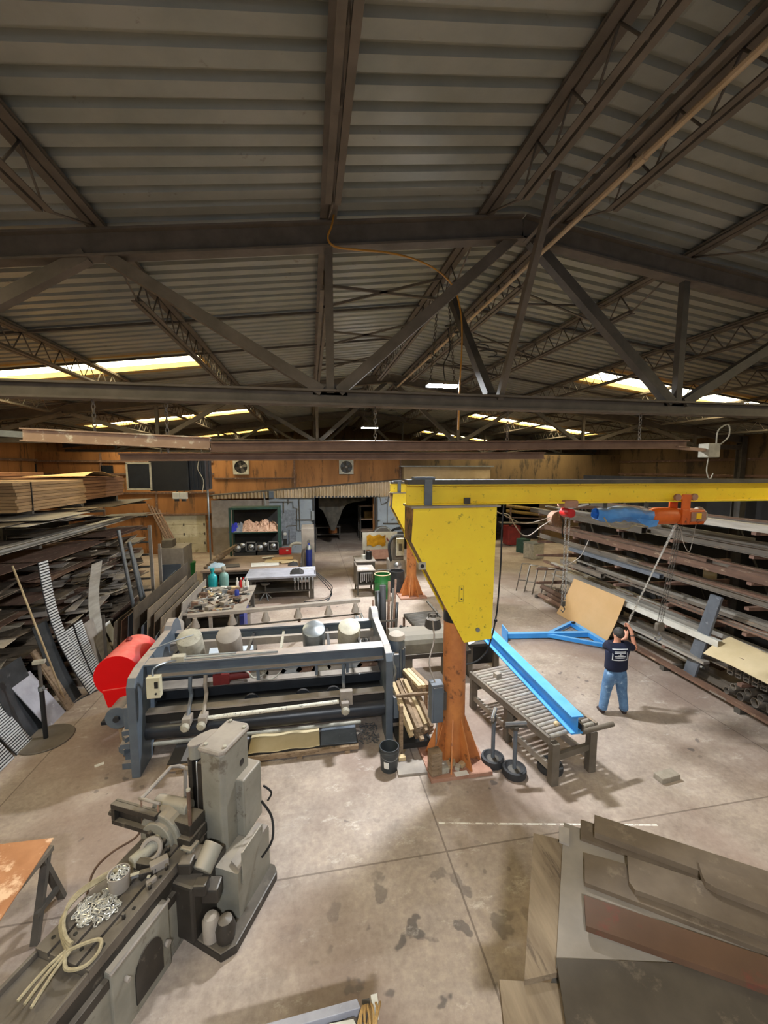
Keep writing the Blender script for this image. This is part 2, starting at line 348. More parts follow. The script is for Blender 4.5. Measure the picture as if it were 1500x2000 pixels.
    nt.links.new(col,b.inputs['Base Color']); nt.links.new(ramp(nt,n2,[(.3,BW(.5)),(.7,BW(.8))]),b.inputs['Roughness'])
    bp=N(nt,'Bump'); bp.inputs['Strength'].default_value=.15; bp.inputs['Distance'].default_value=.01; nt.links.new(n3,bp.inputs['Height']); nt.links.new(bp.outputs[0],b.inputs['Normal'])
    return m
fl=struct('floor',MB().bx(XL-.2,XR+.2,YF,YB+.2,-.2,0),floor_mat())
for v in fl.data.vertices: v.co.x+=fl.location.x; v.co.y+=fl.location.y; v.co.z+=fl.location.z
fl.location=(0,0,0)
# ribbed deck, open where the skylights sit
SKY=[(-8.75,-7.5),(1.7,3.0),(12.15,13.4),(22.55,24.0),(33.3,34.7)]
SX=(XRI-6.2,XRI-14.1,XRI+6.1,XRI+14.1)
deck=MB(); P=.29
def strip(ya,za,yb,zb,xa,xb):
    deck.add([(xa,ya,zr(xa,za)),(xb,ya,zr(xb,za)),(xb,yb,zr(xb,zb)),(xa,yb,zr(xa,zb))],[(0,1,2,3)])
k=0; y=YF
while y<YB+.2:
    insky=any(a-.02<y<b-.2 for a,b in SKY)
    if insky: rng=[(XL-.3,SX[1]),(SX[0],XRI),(XRI,SX[2]),(SX[3],XR+.3)]
    else: rng=[(XL-.3,XRI),(XRI,XR+.3)]
    for xa,xb in rng:
        strip(y,0,y+.165,0,xa,xb); strip(y+.165,0,y+.185,.075,xa,xb); strip(y+.185,.075,y+.27,.075,xa,xb); strip(y+.27,.075,y+P,0,xa,xb)
    y+=P
o=deck.build('ceiling',m_deck); o['kind']='structure'
# skylights: translucent panels over ribbed openings, with a kerb
n=1
for a,b in SKY:
    for xa,xb in((SX[1],SX[0]),(SX[2],SX[3])):
        s=MB(); kb=MB(); y0,y1=a-.12,b+.1
        s.add([(xa,y0,zr(xa,.14)),(xb,y0,zr(xb,.14)),(xb,y1,zr(xb,.14)),(xa,y1,zr(xa,.14)),(xa,y0,zr(xa,.17)),(xb,y0,zr(xb,.17)),(xb,y1,zr(xb,.17)),(xa,y1,zr(xa,.17))],[(0,1,2,3),(7,6,5,4),(0,4,5,1),(1,5,6,2),(2,6,7,3),(3,7,4,0)])
        win=struct('window_%d'%n,s,m_sky); n+=1
        def sl(ya,yb,xc,xd,b0,b1): kb.add([(x,yy,zr(x,b)) for b in(b0,b1) for x,yy in((xc,ya),(xd,ya),(xd,yb),(xc,yb))],[(0,3,2,1),(4,5,6,7),(0,1,5,4),(1,2,6,5),(2,3,7,6),(3,0,4,7)])
        sl(y0-.3,y0+.05,xa,xb,.0,.2); sl(y1-.05,y1+.3,xa,xb,.0,.2); sl(y0-.3,y1+.3,xa-.06,xa+.02,.0,.2); sl(y0-.3,y1+.3,xb-.02,xb+.06,.0,.2)
        kb.build('window_frame',m_kerb,win)
# walls
def wallpanels(name,m,axis,pos,a,b,z0,z1,step,girts,thick=.12):
    w=MB()
    if axis=='x': w.bx(pos,pos+thick,a,b,z0,z1)
    else: w.bx(a,b,pos,pos+abs(thick),z0,z1)
    o=struct(name,w,m); return o
struct('wall_left',MB().bx(XL-.15,XL,YF,YB,0,6.6),m_orwall)
struct('wall_right',MB().bx(XR,XR+.15,YF,YB,0,6.6),m_orwall2)
struct('wall_end',MB().prism([(XL-.15,YB,0),(XR+.15,YB,0),(XR+.15,YB,6.5),(XRI,YB,8.8),(XL-.15,YB,6.5)],(0,.15,0)),m_orwall2)
w=MB().bx(XL,-8.36,25,25.12,0,5.75).bx(-8.36,-5.94,25,25.12,2.2,5.75).bx(-5.94,.24,25,25.12,0,5.75).bx(.24,3.78,25,25.12,3.2,5.75).bx(3.78,5.55,25,25.12,0,5.75)
struct('wall_back',w,m_orwall)
struct('wall_back_right',MB().bx(5.55,11.3,25,25.12,0,5.75).bx(11.3,15,25,25.12,2.6,5.75).bx(15,XR,25,25.12,0,5.75),m_orwall2)
for i,(x0,x1,z,d) in enumerate([(XL,-5.4,5.25,.12),(XL,-5.4,4.55,.1),(XL,-5.4,3.5,.1),(XL,-5.6,2.26,.09),(-5.4,-.9,4.3,.06)]):
    struct('trim_%d'%(i+1),MB().bx(x0,x1,24.9,25,z-d/2,z+d/2),m_rust)
for i,z in enumerate((1.2,2.4,3.5,4.5,5.3)):
    struct('trim_%d'%(i+11),MB().bx(XL,XL+.1,YF,25,z-.06,z+.06),m_rust); struct('trim_%d'%(i+21),MB().bx(XR-.1,XR,YF,25,z-.06,z+.06),m_rust)
for i,x in enumerate((-11.2,-8.5,-.9,5.5)):
    struct('trim_%d'%(i+31),MB().bx(x-.05,x+.05,24.93,25,2.3 if x<-.9 else 3.4,5.7),m_rust)
for i,y in enumerate((-4.4,6.2,16.8)):
    struct('trim_%d'%(i+41),MB().ibeam((XL+.25,y,0),(XL+.25,y,6.4),.3,.3,.03,(0,1,0)),m_trussd); struct('trim_%d'%(i+51),MB().ibeam((XR-.25,y,0),(XR-.25,y,6.4),.3,.3,.03,(0,1,0)),m_trussd)
for i,(a,b,c,d) in enumerate([(19,906,53,938),(197,909,222,939)]):
    p=PY(a,b,24.95); q=PY(c,d,24.95); p.x=max(p.x,XL+.05)
    win=struct('window_%d'%(20+i),MB().bx(p.x,q.x,24.93,25.0,q.z,p.z),m_glassdk)
# sectional door in the back wall, far left
d=MB()
for i in range(4): d.bx(-8.33,-5.97,25.0,25.06,.02+i*.55,.55+i*.55)
ds=struct('door_1',d,m_sect,bev=.012)
hh=MB()
for i in range(1,4):
    for x in(-8.25,-7.15,-6.05): hh.box((x,24.985,.545*i+.03),(.07,.03,.14))
hh.build('door_hinge',m_trussd,ds)
# grey partition with the dark doorway
g=MB().bx(-2.3,.24,24.0,24.15,0,3.25).bx(3.78,5.5,24.0,24.15,0,3.25).bx(.24,3.78,24.0,24.15,3.2,3.25)
struct('wall_partition',g,m_greywall)
struct('wall_partition_left',MB().bx(-5.4,-2.3,24.0,24.12,0,3.1),m_dust)
cg=MB(); x=-5.3
while x<5.5:
    zt=3.36+(x+5.4)*.0745; cg.prism([(x,24.02,3.2),(x,23.98,3.2),(x+.05,23.88,3.2),(x+.11,23.88,3.2),(x+.16,23.98,3.2),(x+.2,23.98,3.2),(x+.2,24.02,3.2)],(0,0,zt-3.2)); x+=.2
cg.bx(-5.4,5.5,24.02,24.98,3.22,3.26)
struct('trim_60',cg,m_corrug)
cr=MB().prism([(-5.45,23.9,3.34),(5.55,23.9,4.16),(5.55,23.9,4.22),(-5.45,23.9,3.40)],(0,1.1,0)); struct('trim_61',cr,m_trussd)
struct('trim_62',MB().bx(.12,.26,23.9,24.0,0,3.2).bx(3.76,3.9,23.9,24.0,0,3.2).bx(.12,3.9,23.9,24.0,3.18,3.27),m_greydk)
# walls and low slab added behind the doorway to block the skylight
struct('wall_blocker',MB().bx(-1.2,-1.05,24.15,36,0,3.3).bx(5.6,5.75,24.15,36,0,3.3).bx(-1.2,5.75,36,36.1,0,3.3),m_dark)
struct('ceiling_blocker',MB().bx(-1.2,5.75,24.2,36.1,3.3,3.38),m_dark)
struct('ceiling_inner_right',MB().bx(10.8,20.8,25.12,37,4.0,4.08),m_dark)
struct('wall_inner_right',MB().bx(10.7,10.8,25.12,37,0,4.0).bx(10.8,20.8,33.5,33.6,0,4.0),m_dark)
# beige box-out over the right opening
struct('trim_63',MB().bx(5.6,11.2,24.5,25,4.23,4.95),m_tanpanel); struct('trim_64',MB().bx(5.4,11.4,24.4,25,4.95,5.03),m_galv)
# ================================================================== ROOF STEEL
NODE=2.93
def truss(Y,label,cls):
    t=thing('roof_truss',label,'truss',(XRI,Y,5.88),0,'roof trusses across the hall')
    def top(X): return 8.47-.128*abs(X-XRI)
    tc=MB()
    for s in(-1,1): tc.ibeam((XRI,Y,top(XRI)),(XRI+s*17.5,Y,top(XRI+17.5)),.2,.34,.03)
    tc.build('top_chord',m_truss,t)
    MB().ibeam((XL+.2,Y,5.88),(XR-.2,Y,5.88),.22,.22,.03).build('bottom_chord',m_truss,t)
    mk=lambda a,b,w=.13: MB().bar(a,b,w,w,(0,1,0)).build('web_member',m_trussd if rnd.random()<.4 else m_truss,t)
    for s in(-1,1):
        for k in(1,3,5):
            X=XRI+s*k*NODE; mk((X,Y,5.95),(X,Y,top(X)-.12),.11)
            X2=XRI+s*(k-1)*NODE; mk((X-s*.12,Y,5.97),(X2+s*.15,Y,top(X2)-.15),.15)
            X3=XRI+s*(k+1)*NODE
            if k<5: mk((X+s*.12,Y,5.97),(X3-s*.1,Y,top(X3)-.15),.15)
        X=XRI+s*NODE
        for k in(1,3): MB().box((XRI+s*k*NODE,Y,6.0),(.5,.03,.16)).build('gusset_plate',m_truss,t)
    return t
for Y,l in((-4.4,'dark steel roof truss behind the viewpoint'),(6.2,'nearest dark steel roof truss, spanning the hall over the jib crane'),(16.8,'second roof truss, farther back over the work tables'),(27.4,'farthest roof truss, dim beyond the orange wall')): truss(Y,l,0)
# open web joists between trusses
def joist(X,Y0,Y1,label,depth=.48):
    z=zr(X,-.045); t=thing('bar_joist',label,'joist',(X,(Y0+Y1)/2,z),0,'bar joists under the roof deck')
    c=MB()
    for s in(-1,1): c.angle((X+s*.014,Y0,z-.04),(X+s*.014,Y1,z-.04),.1,.014,m=s)
    c.bx(X-.11,X+.11,Y0,Y1,z-.012,z+.02); c.build('top_chord',m_truss,t)
    c=MB(); a,b=Y0+1.15,Y1-1.15
    for s in(-1,1): c.angle((X+s*.018,a,z-depth),(X+s*.018,b,z-depth),.07,.012,m=s)
    c.build('bottom_chord',m_truss,t)
    c=MB(); n=int((b-a)/.62); st=(b-a)/n
    for i in range(n):
        y=a+i*st; c.tube((X,y,z-depth+.02),(X,y+st/2,z-.04),.013,6).tube((X,y+st/2,z-.04),(X,y+st,z-depth+.02),.013,6)
    for s,yy,y2 in((1,a,Y0+.1),(-1,b,Y1-.1)): c.tube((X,yy,z-depth+.02),(X,y2,z-.05),.015,6)
    c.build('web',m_truss,t)
    return t
bays=[(-4.4,6.2,'bay over the viewpoint'),(6.2,16.8,'middle roof bay'),(16.8,27.4,'far roof bay'),(27.4,37.9,'last roof bay')]
jx=[XRI-.62,XRI+.62]+[XRI+s*k*NODE for s in(-1,1) for k in(1,2,3,4,5)]
for Y0,Y1,bn in bays:
    for X in jx:
        s='left' if X<XRI else 'right'; k=0 if abs(X-XRI)<1 else round(abs(X-XRI)/NODE)
        w='just %s of the ridge'%s if k==0 else '%s from ridge on the %s'%(ORD[k-1],s)
        joist(X,Y0,Y1,'open-web joist in the %s, %s'%(bn,w))
# bridging flats under the joists and x-bracing at the ridge
for Y,bn in((9.6,'nearest'),(12.0,'second'),(14.4,'third'),(19.6,'fourth')):
    for s,sn in((-1,'left'),(1,'right')):
        tag(MB().bar((XRI+s*.7,Y,zr(XRI+.7,-.075)),(XRI+s*16.5,Y,zr(XRI+16.5,-.075)),.06,.05).build('bridging_bar',m_trussd),'thin dark bridging bar under the %s roof slope, %s from the near truss'%(sn,bn),'bar','bridging bars under the roof')
for Y in(8.2,10.8,13.4,19.5):
    for s,sn in((-1,'left'),(1,'right')):
        a=Vector((XRI+s*.62,Y,zr(XRI+.62,-.1))); b=Vector((XRI+s*NODE,Y,zr(XRI+NODE,-.5))); c=Vector((XRI+s*.62,Y,zr(XRI+.62,-.5))); d_=Vector((XRI+s*NODE,Y,zr(XRI+NODE,-.1)))
        o=MB().angle(a,b,.045).angle(c,d_,.045).build('cross_brace',m_truss); tag(o,'crossed angle braces between ridge joist and first %s joist, %.0f metres deep'%(sn,Y),'brace','cross braces beside the ridge')
# knee braces at the ridge seen against the near truss
b1=PY(975,780,6.2); b2=PY(957,773,6.2)
tag(MB().bar(b1,PY(1088,335,5.0),.09,.09).build('knee_brace',m_truss),'slim brown brace rising from truss bottom chord towards the viewer','brace','braces at the near truss')
tag(MB().bar(b2,Vector((XRI-.5,8.0,zr(XRI-.5,-.5))),.13,.13).build('knee_brace',m_trussd),'dark thick brace rising from truss bottom chord away to the ridge','brace','braces at the near truss')
# conduit along the ridge
cx=XRI+.28; o=MB(); zc=zr(XRI,-.62); o.path([(cx,-3,zc),(cx,6.0,zc),(cx,16.6,zc)],.035,8); 
for y in(1.2,4.2,9,12): o.tube((cx,y-.07,zc),(cx,y+.07,zc),.05,8)
tag(o.build('ridge_conduit',m_corrug),'pale metal conduit pipe running under the roof ridge','pipe')
o=MB()
for dx in(-.05,.05): o.angle((XRI+.02+dx,-4.2,zc+.05),(XRI+.02+dx,6.0,zc+.05),.06,.01,m=1 if dx>0 else -1)
tag(o.build('ridge_channel',m_truss),'double steel channel hung beside the conduit under the ridge','channel')
# yellow extension cord
zj=zr(.32,-.5)
pts=[(.42,-1,zj+.3),(.42,4.5,zj+.28),PY(655,400,5.9),PY(648,440,5.95),PY(640,465,5.95),PY(655,482,5.95),PY(700,488,6.0),PY(760,494,6.2),PY(820,510,6.5),PY(865,537,6.8),PY(890,570,7.0),PY(901,620,7.0),PY(902,680,7.0),PY(899,730,7.0),PY(897,775,7.0),PY(895,840,6.9)]
def smooth(pts,k=4):
    pts=[V(p) for p in pts]; out=[]
    for i in range(len(pts)-1):
        p0,p1,p2,p3=pts[max(i-1,0)],pts[i],pts[i+1],pts[min(i+2,len(pts)-1)]
        for j in range(k):
            t=j/k; out.append(.5*((2*p1)+(p2-p0)*t+(2*p0-5*p1+4*p2-p3)*t*t+(3*p1-p0-3*p2+p3)*t**3))
    return out+[pts[-1]]
tag(MB().path(smooth(pts),.014,7).build('extension_cord',m_cable),'yellow-brown cord looping from the near truss towards the ridge light','cord')
# tan beams hung on chains below the trusses
def hang(name,label,p0,p1,h,w,chains,m):
    t=thing(name,label,'beam',(p0+p1)/2)
    MB().ibeam(p0,p1,w,h,.018).build('beam',m,t)
    for k in chains:
        q=p0.lerp(p1,k)+Vector((0,0,h/2)); MB().chain(q,(q.x,q.y,5.77),.07,.045,.008).build('hanging_chain',m_truss,t)
    return t
hang('hanging_beam','long tan steel beam with peeling paint hung on chains, left part',PY(45,849,6.2),PY(410,866,6.2),.17,.15,(.37,),m_peel)
hang('hanging_beam','long brown steel beam hung under the near truss, middle and right part',PY(412,873,6.2),PY(1340,868,6.2),.14,.15,(.3,.88),m_hang)
hang('hanging_beam','lower brown channel hung just below the long tan beams',PY(235,893,6.4),PY(1062,890,6.2),.11,.12,(.1,.9),m_hang)
t=thing('rail_motor_box','small beige box with wires at right end of the hung beam','box',PY(1385,880,6.2))
p=PY(1385,880,6.2); MB().box(p,(.24,.2,.24)).build('housing',m_dustl,t,.01)
MB().bar(p,PY(1320,874,6.2),.1,.05).build('bracket',m_rusty,t)
MB().path(smooth([p+Vector((.08,-.05,.12)),p+Vector((.1,-.05,.35)),p+Vector((.3,-.05,.45)),p+Vector((.33,-.05,.25)),p+Vector((.1,-.1,.1))]),.012,5).path(smooth([p+Vector((0,0,-.1)),p+Vector((-.02,0,-.35)),p+Vector((.06,0,-.5)),p+Vector((.12,0,-.4))]),.01,5).build('wire',m_dustl,t)
tag(MB().bar(PY(0,838,6.5)-Vector((1,0,0)),PY(60,850,6.3),.1,.08).build('rail_end',m_galv),'short grey rail end left of the tan hung beam','rail')
# lights at the ridge, plus an added one behind the viewpoint
def led(p,w,label,chain=True):
    t=thing('high_bay_light',label,'lamp',p)
    b=MB().box((p[0],p[1],p[2]+.05),(w,.22,.07)); b.build('housing',m_trussd,t,.01)
    for s in(-1,1): MB().box((p[0]+s*w*.26,p[1],p[2]),(w*.46,.2,.03)).build('led_panel',m_led,t)
    for s in(-1,1): MB().chain((p[0]+s*w*.4,p[1],p[2]+.08),(p[0]+s*.1,p[1],zr(p[0],-.5)),.07,.045,.007).build('hanging_chain',m_trussd,t)
    w2=MB(); a=R(20); w2.path([(p[0]+.1+.13*math.cos(i*.7)+.02*i,p[1]+.13*math.sin(i*.7),p[2]+1.2-.012*i) for i in range(60)],.012,5); w2.path(smooth([(p[0]+.1,p[1],p[2]+1.1),(p[0]+.16,p[1]+.05,p[2]+.7),(p[0]+.02,p[1],p[2]+.4),(p[0]+.06,p[1],p[2]+.09)]),.012,5); w2.build('cord_coil',m_black,t)
    L=bpy.data.lights.new('led_glow','AREA'); L.shape='RECTANGLE'; L.size=w; L.size_y=.2; L.energy=LEDW; L.color=(.92,.96,1); lo=bpy.data.objects.new('led_glow',L); COL.objects.link(lo); lo.location=(p[0],p[1],p[2]-.03); lo.parent=None
    return t
LEDW=430
led(tuple(PY(864,754,8.0)),.62,'bright white hanging light below the ridge, nearest')
LEDW=560
led(tuple(PY(722,836,16.6)),.66,'small bright twin light far away under the ridge')
LEDW=420
led((XRI-3.4,-2.2,6.5),.62,'added hanging fill light behind the viewpoint')  # unseen fill lamp, added to light the hall from the front
# ================================================================== BACK OF THE HALL
def one(name,mb,m,label,cat,group=None,bev=0): return tag(mb.build(name,m,None,bev),label,cat,group)
def fan(p,label):
    t=thing('exhaust_fan',label,'fan',p); x,y,z=p
    h=MB(); n=24; r=.36; q=.43   # square frame with a round hole
    ang=[2*PI*i/n for i in range(n)]
    sq=[]
    for a in ang:
        c,s=math.cos(a),math.sin(a); k=q/max(abs(c),abs(s)); sq.append((x+c*k,s*k+z))
    ci=[(x+math.cos(a)*r,z+math.sin(a)*r) for a in ang]
    vs=[(a,y-.14,b) for a,b in sq]+[(a,y-.14,b) for a,b in ci]+[(a,y,b) for a,b in sq]+[(a,y,b) for a,b in ci]
    h.add(vs,[(i,(i+1)%n,n+(i+1)%n,n+i) for i in range(n)]+[(i,2*n+i,2*n+(i+1)%n,(i+1)%n) for i in range(n)]+[(n+i,n+(i+1)%n,3*n+(i+1)%n,3*n+i) for i in range(n)])
    ho=h.build('housing',m_dustl,t)
    MB().bx(x-.4,x+.4,y-.015,y-.005,z-.4,z+.4).build('back_shutter',m_black,t)
    for i in range(4):
        a=i*PI/2+.4; u=Vector((math.cos(a),0,math.sin(a))); w=Vector((-math.sin(a),.35,math.cos(a)))
        c=Vector(p)+Vector((0,-.07,0))
        MB().prism([c+u*.05-w*.05,c+u*.33-w*.12,c+u*.33+w*.10,c+u*.05+w*.05],(0,.008,0)).build('blade',m_trussd,t)
    MB().tube((x,y-.12,z),(x,y-.03,z),.07,12).build('motor',m_dust,t)
    g=MB(); M=Matrix.Rotation(PI/2,3,'X')
    for q in(.14,.25,.34): g.torus((x,y-.13,z),q,.006,M,20,4)
    g.build('guard',m_trussd,ho)
fan((-3.89,24.98,4.95),'left round exhaust fan in the orange back wall'); fan((2.16,24.98,4.95),'right round exhaust fan in the orange back wall')
# unit heater hung at left
a,b=PY(248,905,13.5),PY(296,955,13.5)
t=thing('unit_heater','black hanging unit heater with a white square frame on its front','heater',(a+b)/2)
x0,x1,z0,z1=PY(236,0,13.5).x,PY(322,0,13.5).x,PY(250,960,13.5).z,PY(250,893,13.5).z
MB().bx(x0,x1,13.5,14.6,z0,z1).build('casing',m_black,t,.02)
f=MB(); 
for q in((a.x-.03,a.x+.02,b.z,a.z),(b.x-.02,b.x+.03,b.z,a.z),(a.x-.03,b.x+.03,a.z-.02,a.z+.03),(a.x-.03,b.x+.03,b.z-.03,b.z+.02)): f.bx(q[0],q[1],13.46,13.5,q[2],q[3])
f.build('outlet_frame',m_dustl,t)
MB().bx(a.x,b.x,13.47,13.495,b.z,a.z).build('outlet_louvre',m_glassdk,t)
x2=PY(360,0,13.6).x; s=MB().bx(x1,x2,13.6,14.4,PY(340,958,13.6).z,PY(340,896,13.6).z); 
for i in range(5): s.bx(x1+.08+i*.12,x1+.12+i*.12,13.56,13.6,PY(340,955,13.6).z,PY(340,899,13.6).z)
s.build('side_box',m_greydk,t,.01)
h=MB()
for x in(x0+.2,x2-.2): h.bx(x-.015,x+.015,14,14.03,z1,5.7)
h.bx(x0-.1,x2+.1,13.95,14.08,5.66,5.76); h.build('hanger',m_trussd,t)
MB().path(smooth([(x2-.15,13.55,z1-.05),(x2-.2,13.5,z1-.35),(x2-.05,13.5,z1-.7),(x2-.1,13.5,z0-.05)]),.012,5).build('wire',m_dustl,t)
def floodlight(px,label):
    c=PY(px,968,13.5); t=thing('flood_lamp',label,'lamp',c,0,'flood lamps under the heater')
    MB().box(c,(.2,.14,.2)).build('housing',m_white,t,.01); MB().tube(c+Vector((0,0,-.1)),c+Vector((0,0,-.17)),.07,10).build('lens',m_dark,t); MB().bar(c+Vector((0,0,.1)),(c.x,c.y+.1,z0+.02),.03,.03).build('bracket',m_trussd,t)
floodlight(345,'small white flood lamp under the heater, left of two'); floodlight(359,'small white flood lamp under the heater, right of two')
# vertical pale conduit in front of the back wall
p=PY(403,900,21.5); one('conduit_post',MB().tube((p.x,21.5,0),(p.x,21.5,5.2),.05,8),m_galv,'tall thin pale pipe standing left of the green rack','pipe')
# green storage rack with rags
gx0,gx1=PY(409,0,21).x,PY(517,0,21).x; gz=PY(450,992,21).z; zs=PY(450,1040,21).z
t=thing('storage_rack','dark green storage rack with rags on its shelf','shelf',((gx0+gx1)/2,21.4,0))
for x in(gx0,gx1):
    for y in(21,21.9): MB().bx(x-.05,x+.05,y-.05,y+.05,0,gz).build('post',m_greend,t)
MB().bx(gx0,gx1,21,21.9,gz-.1,gz).build('top_panel',m_greend,t); MB().bx(gx0,gx1,21,21.9,zs-.06,zs).build('shelf_board',m_greend,t); MB().bx(gx0,gx1,21,21.9,.9,.96).build('shelf_board',m_greend,t)
MB().bx(gx0,gx1,21.9,21.93,.1,gz).build('back_panel',m_dark,t)
def crumple(c,d,n=9,h=.15,seed=1):
    r=random.Random(seed); rows=[]
    for i in range(n):
        rows.append([(c[0]+d[0]*(j/(n-1)-.5)+r.uniform(-.03,.03)*d[0],c[1]+d[1]*(i/(n-1)-.5)+r.uniform(-.03,.03)*d[1],c[2]+d[2]*(max(0,1-abs(2*j/(n-1)-1)**3)*max(0,1-abs(2*i/(n-1)-1)**3))*(.55+.45*r.random())) for j in range(n)])
    return MB().grid(rows,(0,0,-.012))
for i,(px,w,m,l) in enumerate([(422,.55,m_ragb,'bundle of bright blue cloth on the green rack, at its left end'),(434,.55,m_ragg,'grey cloth heap on the green rack beside the blue bundle'),(449,.6,m_rag,'tan rag heap left of centre on the green rack'),(466,.7,m_rag,'largest tan rag heap in the middle of the green rack'),(485,.6,m_rag,'tan rag heap right of centre on the green rack'),(504,.55,m_rag,'pinkish rag heap at the right end of the green rack')]):
    x=PY(px,0,21.4).x; one('rag_heap',crumple((x,21.4,zs+.013),(w*1.15,.85,.62-.14*(i%2)-(.2 if i==0 else 0)),11,.1,i),m,l,'rags','rags on the green rack')
for i,px in enumerate((442,491)):
    x=PY(px,0,20.5).x; t=thing('gear_unit','black and silver drive unit on stand behind brown table, %s of two'%('left' if i==0 else 'right'),'machine',(x,20.5,0),0,'drive units behind the brown table')
    MB().bx(x-.55,x+.55,20.3,20.8,0,.85).build('stand',m_dark,t); f=MB()
    for q in((.02,.53,.9,.95),(.02,.53,1.32,1.37),(.02,.07,.9,1.37),(.48,.53,.9,1.37)): f.bx(x+q[0],x+q[1],20.25,20.32,q[2],q[3])
    f.build('frame',m_steel,t); MB().bx(x-.5,x+.5,20.34,20.75,.85,1.3).build('casing',m_black,t,.02)
    M=Matrix.Rotation(PI/2,3,'X')
    for dx,dz,r in((-.35,1.05,.16),(-.12,1.2,.12),(.27,1.1,.15)): MB().lathe([(r,0),(r,.06),(r*.4,.09),(r*.3,.15),(.001,.16)],(x+dx,20.34,dz),12,M).build('wheel',m_steel,t)
# leaning pale tube right of rack
one('leaning_tube',MB().bar(PZ(531,1086),PY(515,962,23.85),.07,.05),m_galv,'pale metal tube leaning on the grey wall right of the rack','tube')
# panel and conduits on the grey wall
p,q=PY(534,997,23.98),PY(579,1062,23.98)
one('wall_board',MB().bx(p.x,q.x,23.95,24.0,q.z,p.z),m_ragg,'large pale blue-grey board fixed on the grey wall','board')
c=MB(); w=lambda *pp:[PY(x,y,23.9) for x,y in pp]
for pp in (((527,980),(572,980),(573,991),(580,993),(580,1035),(610,1037)),((584,972),(586,1034)),((545,973),(612,973)),((554,981),(554,1002)),((577,1015),(608,1015)),((563,975),(563,985)),((565,1035),(565,1063),(535,1066)),((559,1030),(562,1027),(580,1026)),((612,972),(612,1015))): c.path(w(*pp),.022,5)
one('wall_conduit',c,m_trussd,'dark conduit pipes running over the grey wall left of doorway','pipe')
c=MB()
for pp in (((735,972),(735,1048)),((731,970),(731,1016),(742,1016)),((748,1022),(785,1022)),((740,962),(745,985),(757,980),(760,960),(775,952)),((756,982),(756,1022))): c.path(w(*pp),.025,5)
one('wall_conduit',c,m_trussd,'dark conduit pipes on the grey wall right of doorway','pipe')
t=thing('switch_box','grey switch box with a bright face on the grey wall','box',PY(557,1045,23.9)); p=PY(557,1044,23.9)
MB().box(p,(.26,.16,.5)).build('housing',m_galv,t,.01); MB().tube(p+Vector((0,-.08,.05)),p+Vector((0,-.1,.05)),.09,12).build('gauge',m_white,t); MB().box(p-Vector((0,0,.42)),(.16,.14,.3)).build('lower_box',m_dark,t)
p=PY(611,1007,23.9); one('breaker_box',MB().box(p,(.18,.12,.55)),m_galv,'narrow grey breaker box at left edge of the dark doorway','box',None,.01)
p=PY(530,966,23.85); one('junction_box',MB().box(p,(.26,.14,.4)),m_grey,'small grey junction box under the corrugated band','box',None,.01)
# things inside the doorway
cu=[]
for i in range(13):
    u=i/12; row=[]
    for j in range(9):
        v=j/8; x=.5+u*2.9; zt=3.16; drop=(1.75*math.exp(-((u-.30)/.16)**2)+.75*(1-u)*.5+.25)
        row.append((x,25.3+.10*math.sin(u*34+v*2)+.35*v*math.sin(u*6),zt-drop*v))
    cu.append(row)
one('canvas_curtain',MB().grid(cu,(0,.01,0)),m_fab,'grey canvas curtain gathered up inside the dark doorway','curtain')
def lump(name,label,cat,base,parts):
    t=thing(name,label,cat,base)
    for nm,mb,m in parts: mb.build(nm,m,t,.01)
    return t
X,Y=1.0,28.5
lump('work_cart','dark cart with clutter inside the doorway, on its left','cart',(X,Y,0),[('shelf',MB().bx(.3,2.0,28,29,.85,.92),m_trussd),('shelf',MB().bx(.3,2.0,28,29,.35,.42),m_trussd)]+[('leg',MB().bx(x-.04,x+.04,y-.04,y+.04,0,.9),m_trussd) for x in(.36,1.94) for y in(28.06,28.94)]+[('drum',MB().tube((1.5,28.5,.42),(1.5,28.5,.8),.3,14),m_orange)])
lump('shelf_stand','brown stand with shelves inside the doorway, on its right','shelf',(4.0,28,0),[('post',MB().bx(x-.05,x+.05,y-.05,y+.05,0,2.3),m_trussd) for x in(3.3,5.0) for y in(27.5,28.5)]+[('shelf',MB().bx(3.25,5.05,27.5,28.5,z,z+.06),m_rusty) for z in(.6,1.4,2.3)]+[('bin',MB().bx(3.6,4.3,27.7,28.3,1.46,1.95),m_yelldk)])
M=Matrix.Rotation(PI/2,3,'Y')
lump('floor_fan','round drum fan with mesh front beside the doorway','fan',(3.9,22.2,0),[('shroud',MB().lathe([(.55,-.2),(.6,-.1),(.6,.15),(.5,.2)],(3.95,22.6,1.05),24,Matrix.Rotation(PI/2,3,'X')),m_trussd),('guard',MB().torus((3.95,22.42,1.05),.55,.02,Matrix.Rotation(PI/2,3,'X'),24,4).torus((3.95,22.41,1.05),.35,.012,Matrix.Rotation(PI/2,3,'X'),24,4),m_galv),('base',MB().bx(3.5,4.4,22.3,22.9,0,.5),m_trussd)])
lump('floor_cleaner','red-brown wheeled machine standing beside the doorway','machine',(3.4,21.0,0),[('body',MB().bx(3.0,4.0,21.0,22.3,.12,.75),m_orrust),('hood',MB().bx(3.2,3.9,21.0,21.6,.75,1.05),m_orange)]+[('wheel',MB().tube((x,y,.15),(x+.08,y,.15),.15,12),m_rubber) for x in(2.96,3.96) for y in(21.2,22.1)])
